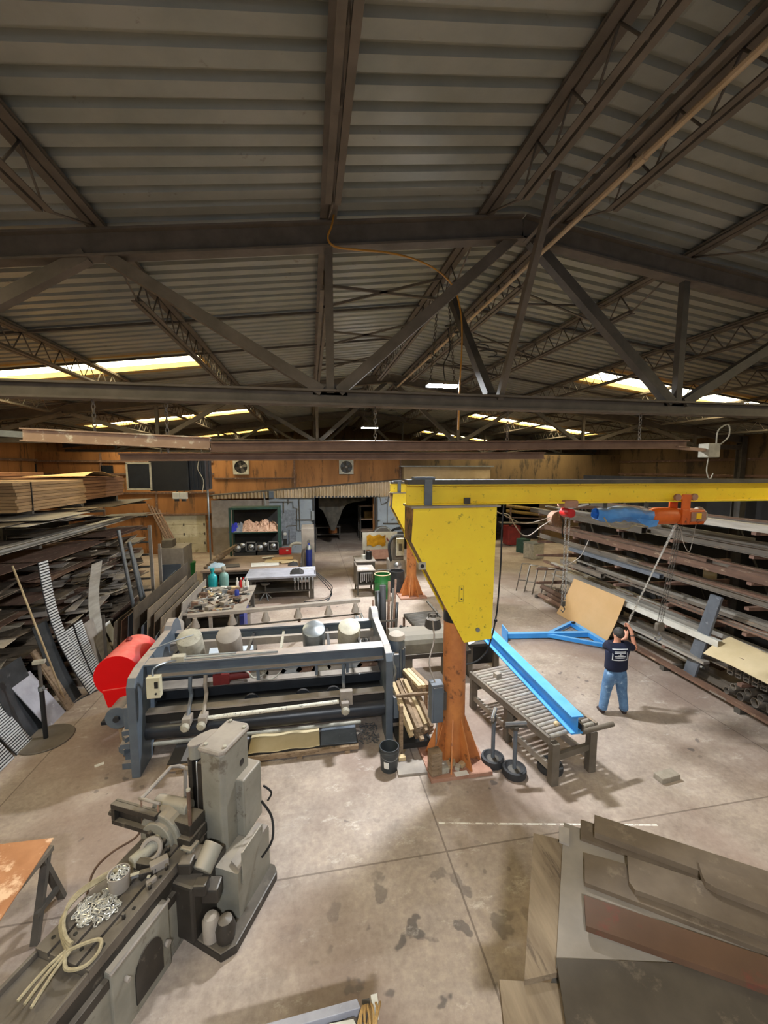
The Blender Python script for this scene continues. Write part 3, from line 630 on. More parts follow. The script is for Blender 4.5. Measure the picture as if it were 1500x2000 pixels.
# locker, cylinder and red toolbox beside the doorway
b0=PZ(590,1110); one('steel_locker',MB().bx(b0.x,b0.x+.62,b0.y+.1,b0.y+1.6,0,1.95),m_dust,'dark brown-grey steel locker left of the doorway','locker',None,.02)
p=PZ(604,1112); t=thing('gas_cylinder','dark blue gas cylinder standing in front of the locker','cylinder',p)
gc=MB().lathe([(.001,0),(.15,0),(.15,1.0),(.13,1.12),(.06,1.2),(.05,1.3),(.001,1.3)],p,16).build('body',m_royal,t); MB().lathe([(.05,1.3),(.07,1.32),(.07,1.42),(.001,1.46)],p,10).build('valve',m_steel,t); MB().lathe([(.152,.99),(.135,1.12),(.062,1.2),(.05,1.2)],p,16).build('shoulder',m_galv,t)
bt=PZ(606,1112,.9)
# brown work table
def table(name,label,x0,x1,y0,y1,h,m,leg=.1,th=.06,shelf=None,mleg=None):
    t=thing(name,label,'table',((x0+x1)/2,(y0+y1)/2,0)); mleg=mleg or m_trussd
    MB().bx(x0,x1,y0,y1,h-th,h).build('tabletop',m,t,.006)
    for x in(x0+leg,x1-leg):
        for y in(y0+leg,y1-leg): MB().bx(x-leg/2,x+leg/2,y-leg/2,y+leg/2,0,h-th).build('leg',mleg,t)
    if shelf: MB().bx(x0+leg,x1-leg,y0+leg,y1-leg,shelf-.04,shelf).build('shelf',mleg,t)
    f=MB()
    for y in(y0+leg,y1-leg): f.bx(x0+leg,x1-leg,y-.03,y+.03,h-th-.12,h-th)
    f.build('apron',mleg,t); return t
table('work_table','large brown plate work table in front of the green rack',-4.25,-.42,16.65,19.3,.9,m_tabletop,.14,.08,.4)
one('table_lip',MB().bx(-.44,-.40,16.65,19.3,.9,1.08),m_trussd,'dark upright steel strip along right end of the brown table','strip')
for i,(x,y,w,d,rz,m,l) in enumerate([(-1.9,17.4,1.1,.7,.1,m_paper,'creased white paper sheet on the brown table, at its left'),(-1.5,17.9,.9,.6,-.1,m_cardl,'pale tan sheet on the brown table under the cardboard'),(-1.25,18.3,.9,.5,.05,m_card,'tan cardboard piece at the centre of the paper pile'),(-.95,17.6,.7,.5,.3,m_woody,'pale yellow sheet on the right of the paper pile'),(-1.9,18.6,.5,.2,.4,m_paper,'small white paper scrap at the back of the brown table')]):
    one('paper_sheet',MB().box((x,y,.91+.012*i),(w,d,.008),rz),m,l,'paper')
one('rag_heap',crumple((-.75,17.1,.913),(.4,.4,.16),7,.1,30),m_dark,'dark cloth heap at the right front of the brown table','rags'); one('rag_heap',crumple((-3.8,17.3,.913),(.7,.5,.22),8,.1,31),mat('pale_blue_cloth','9cc0d8','cfdde6',6,.9),'pale blue cloth heap on left end of the brown table','rags')
one('clutter_plate',MB().box((-3.2,17.3,.925),(.6,.5,.03),.2),m_trussd,'dark square plate lying beside the pale blue cloth','plate')
for i in range(6):
    p0=Vector((-4.15+.09*i,17.0+.12*i,.95+.08*i)); l=['lowest','second lowest','third','fourth','second highest','topmost'][i]
    one('timber_length',MB().bar(p0,p0+Vector((.35,1.7,.05)),.13,.07),m_wood,'timber length stacked at left end of the brown table, %s in its pile'%l,'timber','timbers on the brown table')
p=PZ(557,1083,.9); t=thing('tool_box','bright red tool box at the back right of the brown table','box',p)
MB().box(p+Vector((0,.1,.13)),(.55,.3,.26)).build('body',m_redsm,t,.015); MB().box(p+Vector((0,.1,.275)),(.56,.31,.03)).build('lid',m_redd,t,.01); MB().box(p+Vector((.1,-.055,.2)),(.1,.02,.06)).build('latch',m_white,t)
p=PZ(577,1078,.9); one('pale_hood',MB().path(smooth([p+Vector((-.25,.1,.02)),p+Vector((-.2,.1,.3)),p+Vector((0,.1,.4)),p+Vector((.28,.1,.38))]),.07,10),m_dustl,'pale bent hose standing right of the red tool box','hose')
# blue-grey welding table
t=table('welding_table','blue-grey welding table in front of the brown table',-2.4,.15,15.2,16.62,.92,m_tableblu,.16,.07,.32)
for i in range(6):
    x=-.62+.13*i; c=thing('bar_clamp','silver bar clamp hanging at the welding table front, %s from its row\'s left'%ORD[i],'clamp',(x,15.15,.4),0,'clamps on the welding table')
    MB().bar((x,15.15,.86),(x,15.15,.42),.03,.02,(0,1,0)).build('bar',m_steel,c); MB().box((x,15.1,.82),(.06,.12,.09)).build('jaw',m_galv,c); MB().tube((x,15.1,.78),(x,15.1,.6),.016,6).build('screw',m_steel,c)
one('tool_heap',crumple((-.55,15.7,.934),(.5,.5,.2),7,.1,5),m_dark,'dark tool heap on the right part of the welding table','tools')
one('white_rod',MB().bar((-.4,16.2,.94),(.05,16.3,.94),.06,.04),m_paper,'white rod lying on the right end of the welding table','rod')
p=PZ(519,1172); t=thing('round_stool','dark metal stool in front of the welding table','stool',p)
MB().lathe([(.001,.6),(.17,.6),(.17,.64),(.001,.66)],p,16).build('seat',m_trussd,t); MB().tube(p+Vector((0,0,.25)),p+Vector((0,0,.6)),.03,8).build('column',m_trussd,t)
for i in range(4): a=i*PI/2+.5; MB().bar(p+Vector((0,0,.32)),p+Vector((.24*math.cos(a),.24*math.sin(a),.02)),.03,.03).build('leg',m_galv,t)
c=MB(); 
for k in range(3): c.path(smooth([(.1,15.4+.2*k,.95),(.5+.1*k,15.3,.5),(.75,15.6+.2*k,.04),(.45,15.0-.3*k,.025),(-.3,14.9-.2*k,.025)]),.016,5)
one('welding_lead',c,m_rubber,'black welding cables trailing on floor right of the welding table','cable')
# tool bench with clutter
t=table('tool_bench','steel bench crowded with tools, nearer than the welding table',-3.5,-1.88,11.7,14.3,.9,m_dust,.12,.06,.25)
MB().bx(-2.02,-1.9,11.75,12.6,.12,.84).build('drawer_panel',m_royal,t)
r=random.Random(3); tm=[m_trussd,m_galv,m_dust,m_black,m_steel,m_woody,m_rust,m_paper]
for i in range(92):
    x,y=-3.42+1.44*r.random()**1.35,r.uniform(11.8,13.95); a=r.uniform(0,3.1); k=r.random(); b=MB(); z=.9
    if k<.45: b.box((x,y,z+.022),(r.uniform(.15,.4),r.uniform(.04,.11),.05),a); n='hand_tool'
    elif k<.7:
        L=r.uniform(.1,.2); d=Vector((math.cos(a),math.sin(a),0)); q=Vector((x,y,z+.028)); b.tube(q-d*L,q+d*L,.014,6).box(q+d*L,(.07,.05,.045),a).tube(q-d*L,q-d*L*.3,.024,6); n='hand_tool'
    elif k<.85: b.box((x,y,z+.06),(r.uniform(.1,.25),r.uniform(.1,.2),.12),a); n='small_box'
    else: b.torus((x,y,z+.02),.07,.016,None,12,5); n='metal_ring'
    far='back' if y>12.9 else 'front'; sd='left' if x<-2.7 else 'right'
    one(n,b,r.choice(tm),'small %s in the clutter at %s %s of tool bench'%(n.replace('_',' '),far,sd),'tool','%s clutter at bench %s %s'%(n.replace('_',' '),far,sd),.003)
for i,(px,m,l) in enumerate([(464,m_paper,'white spray bottle'),(471,m_redsm,'red squeeze bottle'),(476,m_white,'tall white bottle with red label'),(483,m_paper,'white bottle nearest the bench corner')]):
    p=PZ(px,1147,.9); t=thing('bottle',l+' standing at the back of the tool bench','bottle',p,0,'bottles on the tool bench')
    MB().lathe([(.001,0),(.05,0),(.05,.2),(.02,.25),(.02,.28),(.001,.28)],p,12).build('body',m,t); MB().lathe([(.024,.27),(.024,.33),(.001,.34)],p,8).build('cap',m_redsm if i==2 else m_white,t)
p=PZ(463,1164,.9); one('spray_can',MB().lathe([(.001,0),(.07,0),(.07,.16),(.05,.2),(.001,.2)],p,12),m_royal,'bright blue can on the right of the tool bench','can')
p=PZ(460,1174,.9); one('paper_sheet',MB().box(p+Vector((0,0,.006)),(.28,.2,.006),.2),m_paper,'white paper sheet on the front right of the tool bench','paper')
for px,py,m,s,l in((416,1149,m_teal,1,'bright teal propane cylinder behind the tool bench'),(438,1146,m_tealp,1.05,'pale teal propane cylinder right of the bright teal one')):
    p=PZ(px,py,.72); t=thing('propane_cylinder',l,'cylinder',(p.x,p.y,p.z)); q=Vector((p.x,p.y,p.z))
    MB().lathe([(.001,0),(.1,0),(.15,.04),(.16,.1),(.16,.38),(.14,.46),(.07,.52),(.001,.52)],q,18).build('body',m,t); MB().lathe([(.045,.51),(.045,.6),(.075,.62),(.075,.72),(.001,.74)],q,10).build('valve_cap',m if s==1 else m_dustl,t)
one('cylinder_stand',MB().bx(-3.8,-2.6,14.4,15.05,.66,.72).bx(-3.75,-3.65,14.45,15,0,.66).bx(-2.75,-2.65,14.45,15,0,.66),m_trussd,'low dark stand under the two teal cylinders','stand')
# cabinet, bin and boards at far left
p=PZ(312,1150); t=thing('tool_cabinet','grey steel cabinet with open top behind the standing plates','cabinet',p)
MB().bx(p.x,p.x+.95,p.y,p.y+1.3,0,1.65).build('body',m_dust,t,.02); MB().bx(p.x+.1,p.x+.5,p.y+.2,p.y+.7,1.65,1.95).build('control_box',m_truss,t,.01); MB().bx(p.x+.1,p.x+.85,p.y-.03,p.y,.2,1.0).build('door',m_grey,t)
p=PZ(366,1133); one('green_bin',MB().lathe([(.001,0),(.32,0),(.36,.75),(.38,.75),(.38,.8),(.001,.8)],p,16),m_green,'dull green bin between standing plates and brown table','bin')
for i in range(4):
    a=PZ(322+5*i,1110); b=PY(288+7*i,985,24.8)
    one('leaning_board',MB().bar(Vector((a.x,23.2,0)),Vector((b.x,24.85,b.z-.1*i)),.1,.04),m_rust,'thin brown board leaning on the orange wall, %s from left'%ORD[i],'board','boards leaning on the orange wall')
# plates standing on edge
for i in range(11):
    X=-4.80+.112*i; y0=10.55+.12*((i*5)%4); y1=[12.3,13.4,14.6,12.8,15.2,13.2,14.2,15.0,12.4,14.4,13.0][i]; h=[1.15,1.25,1.45,1.1,1.6,1.2,1.35,1.3,.95,1.15,.8][i]; tl=.06
    b=MB().prism([(X,y0,0),(X,y1,0),(X+tl,y1,h),(X+tl,y0+.1,h-.12*(i%3))],(.016,0,0))
    one('standing_plate',b,[m_sheet,m_rust,m_slate][i%3 if i%3<2 else 2] if i not in(4,7) else m_sheet,'%s plate standing on edge behind the red drum, %s from left'%(['dark grey steel','rusty brown','slate grey'][i%3] if i not in(4,7) else 'tall brown-grey',ORD[i]),'plate','plates standing on edge')
for i,(a,b,h) in enumerate([((-3.12,11.75),(-3.10,14.3),1.2),((-3.02,11.0),(-3.10,11.65),1.0),((-2.85,10.6),(-2.8,11.5),.75)]):
    o=MB().prism([(a[0]-.5,a[1],0),(b[0]-.5,b[1],0),(b[0]-.40,b[1],h),(a[0]-.40,a[1],h)],(.03,0,0)); one('leaning_plank',o,m_dust,'dusty grey plank leaning beside the tool bench, %s'%['longest','middle','shortest'][i],'plank','planks leaning at the tool bench')
st=MB().prism([(-4.93,10.5,0),(-4.88,10.5,0),(-4.88,10.5,1.4),(-4.93,10.5,1.4)],(0,.05,0)).bx(-4.9,-4.85,10.5,14.0,0,.05).bx(-5.0,-3.1,11.9,11.98,0,.06).bx(-5.0,-3.1,14.0,14.08,0,.06)
one('plate_rack',st,m_trussd,'low dark rack holding the plates standing on edge','rack')
# rail with cones behind the roll machine
A=PZ(366,1203,.98); B=PZ(703,1172,.98); t=thing('roller_rail','long dusty rail with cone-shaped feet behind the roll machine','rail',(A+B)/2)
MB().bar(A,B,.16,.09).build('rail',m_dust,t,.005); d=(B-A).normalized(); A2,B2=A+Vector((0,-.1,-.38)),B+Vector((0,-.1,-.38)); MB().tube(A2,B2,.025,8).build('rod',m_trussd,t)
for px in(381,447,510,573,635,692):
    k=(px-366)/337; q=A.lerp(B,k)+Vector((0,-.12,-.3)); MB().lathe([(.001,0),(.12,0),(.12,.03),(.055,.22),(.055,.26),(.001,.26)],q,14).build('cone',m_dust,t)
for k in(.12,.33,.62,.97): q=A.lerp(B,k); MB().bar(q-Vector((0,0,.04)),Vector((q.x,q.y,0)),.08,.08,(0,1,0)).build('post',m_rust if k>.5 else m_dust,t)
t=table('drawing_table','small low table with a pale blue sheet behind the roll machine',PZ(418,1232,.75).x,PZ(510,1232,.75).x,9.25,9.95,.75,m_trussd,.06,.04)
one('blue_sheet',MB().box((-1.85,9.62,.757),(.95,.6,.008),.15),mat('pale_blue_sheet','b9c6d6','d2dae4',4,.6),'pale blue-white sheet lying on the small low table','sheet')
# machines right of the aisle
M=Matrix.Rotation(PI/2,3,'Y')
p=PZ(697,1163); t=thing('tool_cart','grey two-level tool cart with silver tools, left of the green drum','cart',p); x,y=p.x,p.y
MB().bx(x,x+.72,y,y+.9,.92,.97).build('top_tray',m_dust,t,.005); MB().bx(x,x+.72,y,y+.9,.38,.43).build('lower_tray',m_trussd,t,.005); MB().bx(x-.02,x+.02,y,y+.9,.35,1.15).build('side_panel',m_truss,t); MB().bx(x,x+.72,y+.86,y+.9,.35,.95).build('back_panel',m_trussd,t)
for dx in(.04,.68):
    for dy in(.04,.86): MB().bx(x+dx-.03,x+dx+.03,y+dy-.03,y+dy+.03,0,.95).build('leg',m_trussd,t)
for i in range(7): one('hanging_tool',MB().bar((x+.16+.07*i,y-.03,.86),(x+.16+.07*i,y-.03,.5+.04*(i%3)),.03,.02,(0,1,0)).box((x+.16+.07*i,y-.03,.86),(.06,.03,.06)),m_steel,'silver hand tool hanging on the tool cart front, %s from left'%ORD[i],'tool','tools on the tool cart')
one('paper_sheet',MB().box((x+.3,y+.3,.975),(.35,.25,.006),.2),m_paper,'white paper sheet on top of the tool cart','paper')
p=PZ(747,1166); t=thing('steel_drum','green open steel drum with a pale rim and wire handle','drum',p)
MB().lathe([(.001,0),(.3,0),(.3,.28),(.315,.3),(.3,.32),(.3,.58),(.315,.6),(.3,.62),(.3,.9),(.27,.9),(.27,.1),(.001,.1)],p,24).build('body',m_green,t); MB().torus(p+Vector((0,0,.9)),.295,.018,None,24,6).build('rim',m_cardl,t); MB().path(smooth([p+Vector((-.28,0,.9)),p+Vector((-.2,0,1.05)),p+Vector((.2,0,1.05)),p+Vector((.28,0,.9))]),.012,5).build('handle',m_steel,t)
p=PZ(775,1155); one('dark_drum',MB().lathe([(.001,0),(.3,0),(.31,.3),(.3,.32),(.3,.85),(.27,.85),(.27,.1),(.001,.1)],p,20),m_rubber,'dark drum behind the green drum, left of far crane column','drum')
t=table('machine_table','grey table with a black can behind the tool cart',PZ(706,1125,.85).x,PZ(752,1125,.85).x,17.0,18.2,.95,m_dust,.08,.05,.4)
p=PZ(724,1098,.95); one('black_can',MB().lathe([(.001,0),(.13,0),(.13,.34),(.11,.36),(.001,.36)],Vector((p.x,17.4,.95)),14),m_black,'black can on the grey machine table','can')
p=PZ(714,1098,.95); one('white_pot',MB().lathe([(.001,0),(.09,0),(.1,.18),(.001,.18)],Vector((p.x,17.5,.95)),12),m_white,'small white pot left of the black can','pot')
p,q=PY(708,1040,19.2),PY(776,1072,19.2); t=thing('tool_board','white board with tools and a yellow rag, on a stand by the aisle','board',((p.x+q.x)/2,19.2,0))
MB().bx(p.x,q.x,19.2,19.26,q.z,p.z).build('panel',m_white,t,.01); 
for x in(p.x+.1,q.x-.1): MB().bx(x-.04,x+.04,19.26,19.34,0,p.z).build('post',m_trussd,t)
h=MB(); r=random.Random(9)
for i in range(14):
    x=r.uniform(p.x+.3,q.x-.1); z=r.uniform(q.z+.25,p.z-.1); h.box((x,19.19,z),(.05,.02,r.uniform(.08,.22)),0,Matrix.Rotation(r.uniform(-.6,.6),3,'Y'))
h.build('tool_silhouettes',m_redd,t)
c=PY(735,1060,19.1); rows=[[(c.x-.45+.9*j/6,19.13+.03*math.sin(i*2+j),c.z+.35-.5*i/5+.06*math.sin(j*2.1)) for j in range(7)] for i in range(6)]
one('yellow_rag',MB().grid(rows,(0,.02,0)),mat('mustard_cloth','d8a020','b88414',6,.9),'mustard yellow rag hung over the white tool board','rag')
t=thing('press_machine','grey upright machine right of the white tool board','machine',PZ(775,1140)); p=PZ(776,1140)
MB().bx(p.x-.35,p.x+.35,p.y,p.y+.7,0,1.0).build('base',m_dust,t,.03); MB().bx(p.x-.18,p.x+.28,p.y+.05,p.y+.5,1.0,2.0).build('column',m_truss,t,.03); MB().path(smooth([(p.x-.28,p.y,1.0),(p.x-.35,p.y,1.7),(p.x-.1,p.y,2.05),(p.x+.25,p.y,2.05)]),.06,8).build('arm',m_greydk,t)
q=PY(781,1068,p.y-.05); MB().box((q.x,p.y-.06,q.z),(.34,.14,.75)).build('control_panel',m_dustl,t,.02); MB().box((q.x,p.y-.14,q.z),(.14,.03,.3)).build('dial_plate',m_trussd,t)
M=Matrix.Rotation(PI/2,3,'X'); MB().lathe([(.001,0),(.16,0),(.16,.1),(.05,.16),(.001,.16)],(p.x,p.y,.8),14,M).build('hand_wheel',m_steel,t)
rows=[[(4.4+1.6*j/6,23.0+.5*i/3,1.15+.28*math.sin(j/6*PI)+.05*math.sin(i*3+j*2)) for j in range(7)] for i in range(4)]
one('dark_tarp',MB().grid(rows,(0,0,-.03)),m_black,'black tarp draped over a low stand right of the doorway','tarp')
one('low_stand',MB().bx(4.4,6,22.9,23.6,.9,1.1).bx(4.45,4.55,23,23.5,0,.9).bx(5.85,5.95,23,23.5,0,.9),m_trussd,'low dark stand under the black tarp','stand')
# bar stand right behind the machine
base=PZ(742,1262); t=thing('bar_stand','dark stand of upright bars behind right end of the roll machine','stand',base)
MB().bx(base.x-.65,base.x+.45,base.y-.3,base.y+.3,0,.08).build('base_plate',m_trussd,t); 
for z in(.4,.8): f=MB().bar(base+Vector((-.6,-.25,z)),base+Vector((.4,-.25,z)),.04,.04); f.build('rail',m_trussd,t)
for x in(-.6,.4): MB().bar(base+Vector((x,-.25,.05)),base+Vector((x,-.25,.85)),.05,.05,(0,1,0)).build('post',m_trussd,t)
for i,(dx,r,L,m,lean) in enumerate([(-.5,.035,.75,m_steel,-.25),(-.42,.035,.8,m_steel,-.25),(-.34,.04,.78,m_galv,-.28),(-.26,.035,.85,m_steel,-.25),(-.17,.03,1.2,m_rust,0),(-.05,.075,1.45,m_black,0),(.08,.085,1.6,m_rubber,.02),(.2,.04,1.7,m_rust,.08),(.27,.03,1.5,m_trussd,.12),(.34,.03,1.75,m_rust,.12),(.4,.045,1.1,m_black,.1)]):
    b=MB().tube(base+Vector((dx,-.1,.08)),base+Vector((dx+lean,.1,.08+L)),r,8); one('upright_bar',b,m,'%s round bar standing in the bar stand, %s from left'%({id(m_steel):'short silver',id(m_galv):'short grey',id(m_rust):'rusty brown',id(m_black):'thick black',id(m_rubber):'thickest black',id(m_trussd):'thin dark'}[id(m)],ORD[i]),'bar','bars in the bar stand')
# small slatted table beyond
c=[PZ(788,1200,.75),PZ(853,1192,.75),PZ(862,1224,.75),PZ(813,1227,.75)]; t=thing('slatted_table','small dark roller table beyond the orange column','table',(sum((p.x for p in c))/4,sum((p.y for p in c))/4,0))
MB().prism([p-Vector((0,0,.06)) for p in c],(0,0,.04)).build('frame',m_trussd,t)
for i in range(12): k=(i+.5)/12; MB().tube(c[0].lerp(c[3],k),c[1].lerp(c[2],k),.035,6).build('roller',m_trussd,t)
for p in c: MB().bar(p*.97+Vector((c[0].x+c[2].x,c[0].y+c[2].y,0))*.015-Vector((0,0,.06)),Vector((p.x*.97+(c[0].x+c[2].x)*.015,p.y*.97+(c[0].y+c[2].y)*.015,0)),.06,.06,(0,1,0)).build('leg',m_rust,t)
# far right opening
lump('lathe_machine','dark lathe-like machine in the far right opening','machine',(13,30,0),[('bed',MB().bx(11.6,14.6,29.6,30.6,.3,1.1),m_trussd),('headstock',MB().bx(11.6,12.5,29.5,30.7,1.1,1.9),m_greydk),('leg',MB().bx(11.7,12.4,29.7,30.5,0,.3),m_trussd),('leg',MB().bx(13.8,14.5,29.7,30.5,0,.3),m_trussd),('tailstock',MB().bx(13.8,14.3,29.8,30.4,1.1,1.6),m_grey)])
p=PZ(1003,1066); lump('red_cabinet','dark red cabinet in the far right opening','cabinet',p,[('body',MB().bx(p.x-.4,p.x+.45,p.y,p.y+.7,.06,1.25),m_redd),('door',MB().bx(p.x-.35,p.x+.4,p.y-.02,p.y,.15,1.15),m_redd)])
for i,(z,l) in enumerate(((2.0,'lower'),(2.3,'upper'))):
    one('yellow_tube',MB().tube((12.2,24.2,z+.2),(14.2,23.0,z),.11,10),m_yelldk,'ochre tube lying on the far brown rack, %s one'%l,'tube')
lump('tube_rack','brown rack holding ochre tubes before the far opening','rack',(13.1,23.6,0),[('post',MB().bx(x-.05,x+.05,y-.05,y+.05,0,2.4),m_rust) for x,y in((12.4,24.0),(14.0,23.1))]+[('arm',MB().bar((12.2,24.2,1.78),(14.2,23.0,1.78),.1,.08),m_rust),('shelf',MB().bar((11.6,23.9,1.5),(14.2,23.2,1.5),.6,.05),m_truss)])
p=PZ(1044,1092); t=thing('grey_bin','pale grey box standing on the floor at far end of the right rack','box',p)
MB().box(p+Vector((.1,.3,.42)),(.8,.7,.84),.3).build('body',m_dustl,t,.02); MB().box(p+Vector((.1,.3,.85)),(.84,.74,.03),.3).build('lid',m_galv,t,.005)
p=PZ(1030,1082); one('dark_box',MB().box(p+Vector((0,.5,.4)),(.5,.6,.8),.3),m_greend,'dark green box left of the pale grey box','box')
# ================================================================== RIGHT RACK
RF=8.3
def rack(name,label,x0,xf,ys,levels,zt,m,marm):
    s=1 if xf>x0 else -1
    t=thing(name,label,'rack',(x0,sum(ys)/len(ys),0))
    for y in ys:
        MB().ibeam((x0,y,0),(x0,y,zt),.16,.22,.02,(0,1,0)).build('post',m,t)
        MB().bx(min(x0-s*.15,xf),max(x0-s*.15,xf),y-.06,y+.06,0,.11).build('foot',m,t)
        for z in levels: MB().prism([(x0+s*.1,y-.045,z-.16),(xf,y-.045,z-.06),(xf,y-.045,z),(x0+s*.1,y-.045,z)],(0,.09,0)).build('arm',marm,t)
    b=MB()
    for i in range(len(ys)-1): b.bar((x0,ys[i],.3),(x0,ys[i+1],zt-.6),.05,.02)
    b.build('brace',m,t); return t
LEV=[.12,.62,1.14,1.66,2.18,2.68,3.2,3.66]
m_arm=mat('rack_arm_rust','866858','6b5044',4,.7,c3='c09a84',t3=.62,sc3=5)
rack('cantilever_rack','long cantilever rack of steel bars along the right side of the floor',10.1,RF,[4.2,6.4,8.2,9.9,11.8,13.9],LEV[1:],4.2,m_trussd,m_arm)
lvn=['on the floor','on the lowest arms','on the second arms','on the third arms','on the fourth arms','on the fifth arms','on the sixth arms','on the top arms']
def barpiece(kind,p0,p1,w,h):
    b=MB()
    if kind=='tube': b.rtube(p0,p1,w,h,.008)
    elif kind=='beam': b.ibeam(p0,p1,w,h,.012)
    elif kind=='channel': b.chan(p0,p1,w,h,.01)
    elif kind=='pipe': b.pipe(p0,p1,w/2,.008)
    elif kind=='angle': b.angle(p0+Vector((-w/2,0,-h/2)),p1+Vector((-w/2,0,-h/2)),w,.01)
    else: b.bar(p0,p1,w,h)
    return b
KN={'tube':'rectangular steel tube','beam':'steel I-beam','channel':'steel channel','pipe':'steel pipe','angle':'steel angle','bar':'flat steel bar'}
r=random.Random(21); cnt={}
def stock(kind,x,y0,y1,z,w,h,m,label,group):
    sk=r.uniform(-.03,.03)
    o=barpiece(kind,Vector((x-sk,y1,z+h/2)),Vector((x+sk,y0,z+h/2)),w,h).build({'tube':'square_tube','beam':'steel_beam','channel':'steel_channel','pipe':'steel_pipe','angle':'steel_angle','bar':'flat_bar'}[kind],m); tag(o,label,'bar',group); return o
# the bars that can be told apart, at the front of their arms
SP=[('tube',8.42,9.1,14.6,6,.17,.16,m_stock,'big grey square tube with an open near end at the front of the sixth arms'),
('channel',8.40,4.6,13.6,5,.12,.15,m_rust,'long tan-brown channel along the front of the fifth arms'),
('tube',8.40,8.5,12.1,4,.12,.1,m_slate,'blue-grey tube at the front of the fourth arms, far half'),
('tube',8.40,10.5,12.5,3,.14,.13,m_stock,'short dark square tube with open near end on the third arms'),
('channel',8.38,6.9,10.7,2,.11,.14,m_white,'white painted channel along the front of the second arms'),
('channel',8.55,7.4,12.4,2,.12,.2,m_stockl,'pale grey channel just behind the white one on second arms'),
('bar',8.4,7.2,11.2,1,.16,.06,m_stockl,'pale flat bar at the front of the lowest arms'),
('pipe',8.45,4.4,6.9,5,.2,.2,m_rust,'thick rusty pink pipe near the viewer end of the fifth arms'),
('beam',8.42,4.3,8.0,6,.13,.16,m_stock,'grey I-beam at the near end of the sixth arms'),
('channel',8.40,4.3,9.2,7,.14,.14,m_stockl,'pale channel along the front of the top arms'),
('bar',8.42,4.2,9.9,0,.2,.05,m_rust,'long brown flat bar on the floor along the rack foot'),
('bar',8.36,4.2,7.0,0,.1,.04,m_stock,'grey flat strip on the floor at the near rack foot'),]
used=set()
for k,x,a,b,l,w,h,m,lb in SP: stock(k,x,a,b,LEV[l]+.002 if l else .115,w,h,m,lb,'steel stock on the right rack'); used.add((l,0))
rows={1:9,2:9,3:9,4:8,5:8,6:7,7:7,0:6}
for l in rows:
    x=8.62 if l else 8.7; i=0
    while x<(9.3 if l else 9.6):
        k=r.choice(['tube','tube','channel','beam','bar','angle','pipe']); w=r.uniform(.07,.15); h=r.uniform(.06,.16) if k!='bar' else .03
        if k=='pipe': h=w
        y0=r.choice([4.3,4.4,5.2,6.2,7.8,8.0]); y1=min(y0+r.uniform(3.5,8),14.8); m=r.choice([m_stock,m_stock,m_stock,m_rust,m_stockl])
        cm={id(m_stock):'dark grey',id(m_rust):'rusty',id(m_stockl):'pale'}[id(m)]
        z=LEV[l]+.002 if l else .115
        stock(k,x+w/2,y0,y1,z,w,h,m,'%s %s %s of right rack, %s row back'%(cm,KN[k],lvn[l],ORD[i]),'steel stock on the right rack')
        if r.random()<.3 and k in('tube','channel','bar','beam') and l<7:
            m2=r.choice([m_stock,m_rust,m_stockl]); cm=[n for q,n in((m_stock,'dark grey'),(m_rust,'rusty'),(m_stockl,'pale')) if q is m2][0]
            y0=max(4.3,y0+r.uniform(-.8,1.5)); stock('bar' if h>.1 else 'tube',x+w/2,y0,min(y1+r.uniform(-1,1),14.9),z+h+.003,w*.9,.05,m2,'%s bar on other stock %s, right rack, %s row back'%(cm,lvn[l],ORD[i]),'steel stock on the right rack')
        x+=w+r.uniform(.05,.16); i+=1
# thin rods along the front of the third arms
for i in range(5):
    x=8.37+.06*i; one('steel_rod',MB().tube((x,4.3,LEV[3]+.03),(x,8.15+.1*i,LEV[3]+.03),.026,8),m_stock if i%2 else m_rust,'thin %s rod at the near front of the third arms, %s from aisle'%('grey' if i%2 else 'brown',ORD[i]),'rod','rods on the third arms')
# pipes lying across the rack foot with open ends to the aisle
for i,(y,z,rr) in enumerate([(6.75,.24,.075),(6.5,.24,.085),(6.25,.25,.095),(6.62,.39,.07),(6.36,.41,.08),(5.95,.26,.10),(6.1,.44,.07)]):
    one('open_pipe',MB().pipe((8.5+.04*(i%3),y+.05,z),(9.9,y-.2,z),rr,.012),m_stock,'dark open-ended pipe under the right rack, %s of its heap'%['farthest','second','third','upper far one','upper middle one','nearest','topmost'][i],'pipe','pipes heaped under the right rack')
gr=MB()
for i in range(8):
    for j in range(3): gr.rtube((8.32,5.5+.16*i,.74+.09*j),(9.2,5.5+.16*i,.74+.09*j),.11,.075,.008)
one('tube_bundle',gr,m_stock,'bundle of square tube ends under the draped cardboard on the right rack','bundle')
# leaning slate plank, cardboard sheets
a,b=PZ(1352,1334),PZ(1331,1318); c,d=PX(1387,1160,8.24),PX(1409,1168,8.24)
n_=(Vector(c)-b).cross(a-b).normalized()*.05
one('slate_plank',MB().prism([b,a,Vector(d),Vector(c)],n_ if n_.x>0 else -n_),m_slate,'wide slate-grey scarred plank leaning upright against the right rack','plank',None,.004)
b,a=PZ(1087,1190),PZ(1183,1248); c,d=PX(1122,1130,8.22),PX(1221,1170,8.22); b.x=8.02; a.x=7.98
c=Vector((8.22,b.y-.35,1.32)); d=Vector((8.22,a.y-.45,1.34))
b=PZ(1087,1191); a=PZ(1183,1250); c=PX(1121,1130,8.24); d=PX(1221,1171,8.24); b.x-=.22; a.x-=.22; b=PX(1087,1190,8.1); a=PX(1184,1247,8.04); b.z=a.z=.01
one('cardboard_sheet',MB().grid([[b.lerp(a,i/4)*(1-j/4)+c.lerp(d,i/4)*(j/4)+Vector((.03*math.sin(j/4*PI),0,0)) for i in range(5)] for j in range(5)],(.012,0,.004),False),m_card,'large tan cardboard sheet leaning on the right rack behind the worker','cardboard')
pts=[]
